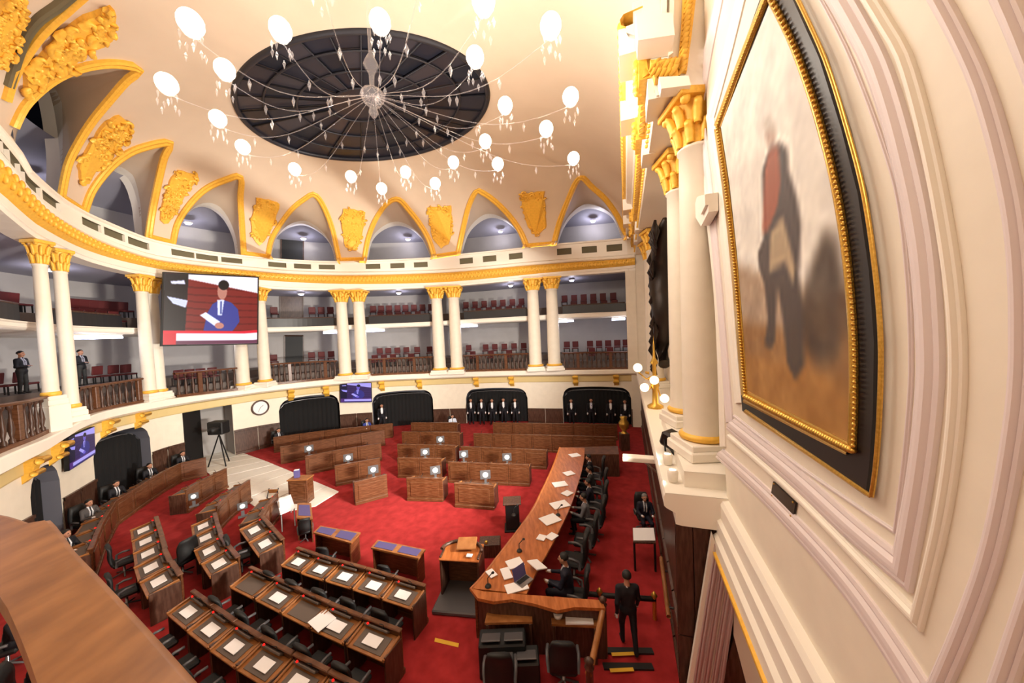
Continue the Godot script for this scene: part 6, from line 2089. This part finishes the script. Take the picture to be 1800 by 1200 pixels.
func build_people():
	var blk = Color(0.045, 0.045, 0.055); var navy = Color(0.07, 0.08, 0.15); var char_ = Color(0.14, 0.14, 0.15)
	var wh = Color(0.9, 0.9, 0.92); var grey = Color(0.4, 0.4, 0.42)
	var red = Color(0.5, 0.08, 0.1); var blue = Color(0.2, 0.25, 0.6)
	var dk = Color(0.05, 0.04, 0.04); var gh = Color(0.45, 0.43, 0.42)
	var toward = func(p: Vector3) -> Vector3: return eye() - p
	# walking in the wall aisle, seen from behind
	var p = hz(1106, 1140)
	person("walk", p, Vector3(0.05, 0, -1), 1.02, [blk, blk, wh, blk, 0], dk, "person in a black suit walking along the red wall aisle")
	# usher at the small table
	p = hz(1135, 936); p.y = 0
	put_chair(p + Vector3(0.05, 0, -0.25), Vector3(-0.1, 0, 1), "black chair of the usher behind the small dark table", "", 0.95)
	person("sit", p + Vector3(0.02, 0.02, -0.1), Vector3(-0.15, 0, 1), 1.0, [navy, navy, wh, navy, 0], gh, "person in a navy suit seated behind the newspaper on the usher's table")
	# speaker's table
	var tb = [[1044, 836, blk, wh, "first seated person from the witness desk, white shirt front"], [1046, 860, char_, wh, "second seated person from the witness desk behind the speaker's table"], [1045, 886, navy, wh, "third seated person from the witness desk behind the speaker's table"], [1038, 916, grey, wh, "person in a grey jacket seated behind the speaker's table"]]
	for d in tb:
		p = hz(d[0], d[1], 0.55); p.y = 0
		person("sit", p + Vector3(-0.12, 0.06, -0.03), Vector3(-0.95, 0, -0.3), 1.08, [d[2], blk, d[3], red, 0], dk, d[4])
	p = hz(992, 1040, 0.5); p.y = 0
	put_chair(p + Vector3(0.25, 0, 0.1), Vector3(-0.95, 0, -0.25), "black chair under the person with the laptop", "", 1.0)
	person("sit", p + Vector3(0.1, 0.03, 0.05), Vector3(-0.95, 0, -0.25), 1.12, [navy, navy, wh, navy, 0], dk, "person in a dark navy suit seated at the laptop")
	# first gallery, standing on the upper tier
	for d in [[37, 640, "person in a dark suit standing on the gallery tier beyond the column pair"], [142, 640, "person in a dark jacket standing beside a column on the gallery tier"]]:
		var h = wall_hit(d[0], d[1], 2.8)
		var q = wp(h.s, hs("LT", h.s) + 1.01, 2.8)
		person("fold", q, wn(h.s), 1.08, [blk, char_, Color(0.6, 0.6, 0.65), blk, 0], dk, d[2])
	# people standing before the niches
	var st = [[830, 724, "white", "niche beside the wide block"], [849, 724, 0, ""], [868, 724, 0, ""], [887, 724, 0, ""], [908, 728, 0, ""], [1006, 724, 0, ""], [1040, 724, 1, ""], [1074, 724, 0, ""], [1100, 730, 0, ""], [673, 728, 0, ""]]
	var names = ["first person from the niche's edge, standing in the third niche from the clock", "second person standing in the third niche from the clock", "third person standing in the third niche from the clock", "fourth person standing in the third niche from the clock", "fifth person standing in the third niche from the clock", "person with pale tie standing in the niche next to the straight wall", "person with blue tie standing in the niche next to the straight wall", "person in plain dark suit standing in the niche next to the straight wall", "person standing between the last niche and the brass urn", "person in white shirt standing in the second niche from the clock"]
	for i in st.size():
		var sc = wall_s(st[i][0], st[i][1])
		var q = wp(sc, 0.01, -0.35 - 0.1 * (i % 3))
		person("stand", q, toward.call(q), 1.16, [blk, blk, wh, blue if st[i][2] is int and st[i][2] == 1 else wh, i % 3], dk, names[i])
	# members and staff seated at the desk rows
	var seats = [[799, 744, "white", "person in a pale shirt seated in the narrow block"], [652, 750, "blue", "person in a blue jacket seated at the clock wall block"], [500, 767, "dark", "person in dark clothes at the end of the clock wall block"], [338, 809, "dark", "person seated at the outermost curved row next to the walkway door"], [284, 831, "dark", "person seated at the outermost curved row under the slanted niche"], [232, 863, "dark", "person with papers seated at the outermost curved row"], [192, 897, "grey", "person in a grey jacket seated at the outermost curved row"], [166, 950, "dark", "person seated at the outermost curved row beside the handrail"]]
	for d in seats:
		p = hz(d[0], d[1], 1.0); p.y = 0
		var f = focus() - p
		f.y = 0
		p -= f.normalized() * 0.9
		var jc: Color = {"white": Color(0.75, 0.78, 0.85), "blue": Color(0.15, 0.2, 0.5), "dark": blk, "grey": Color(0.28, 0.26, 0.26)}[d[2]]
		put_chair(p - f.normalized() * 0.12, f, "black chair of the %s" % d[3].replace("seated ", ""), "", 1.0)
		person("sit", p + Vector3(0, 0.03, 0), f, 1.05, [jc, blk, wh, blk, 0], dk, d[3])
	# staff seated below the camera's gallery, behind the handrail
	for d in [[8, 1100, "person in black seated under the inner side of the broad handrail"], [48, 1178, "person in dark clothes seated beside the fallen papers under the handrail"]]:
		p = hz(d[0], d[1], 1.0); p.y = 0
		put_chair(p, Vector3(0.8, 0, -0.5), "black chair of the %s" % d[2].replace("seated ", ""), "", 1.0)
		person("sit", p + Vector3(0.1, 0.03, -0.05), Vector3(0.8, 0, -0.5), 1.05, [blk, blk, wh, blk, 0], dk, d[2])
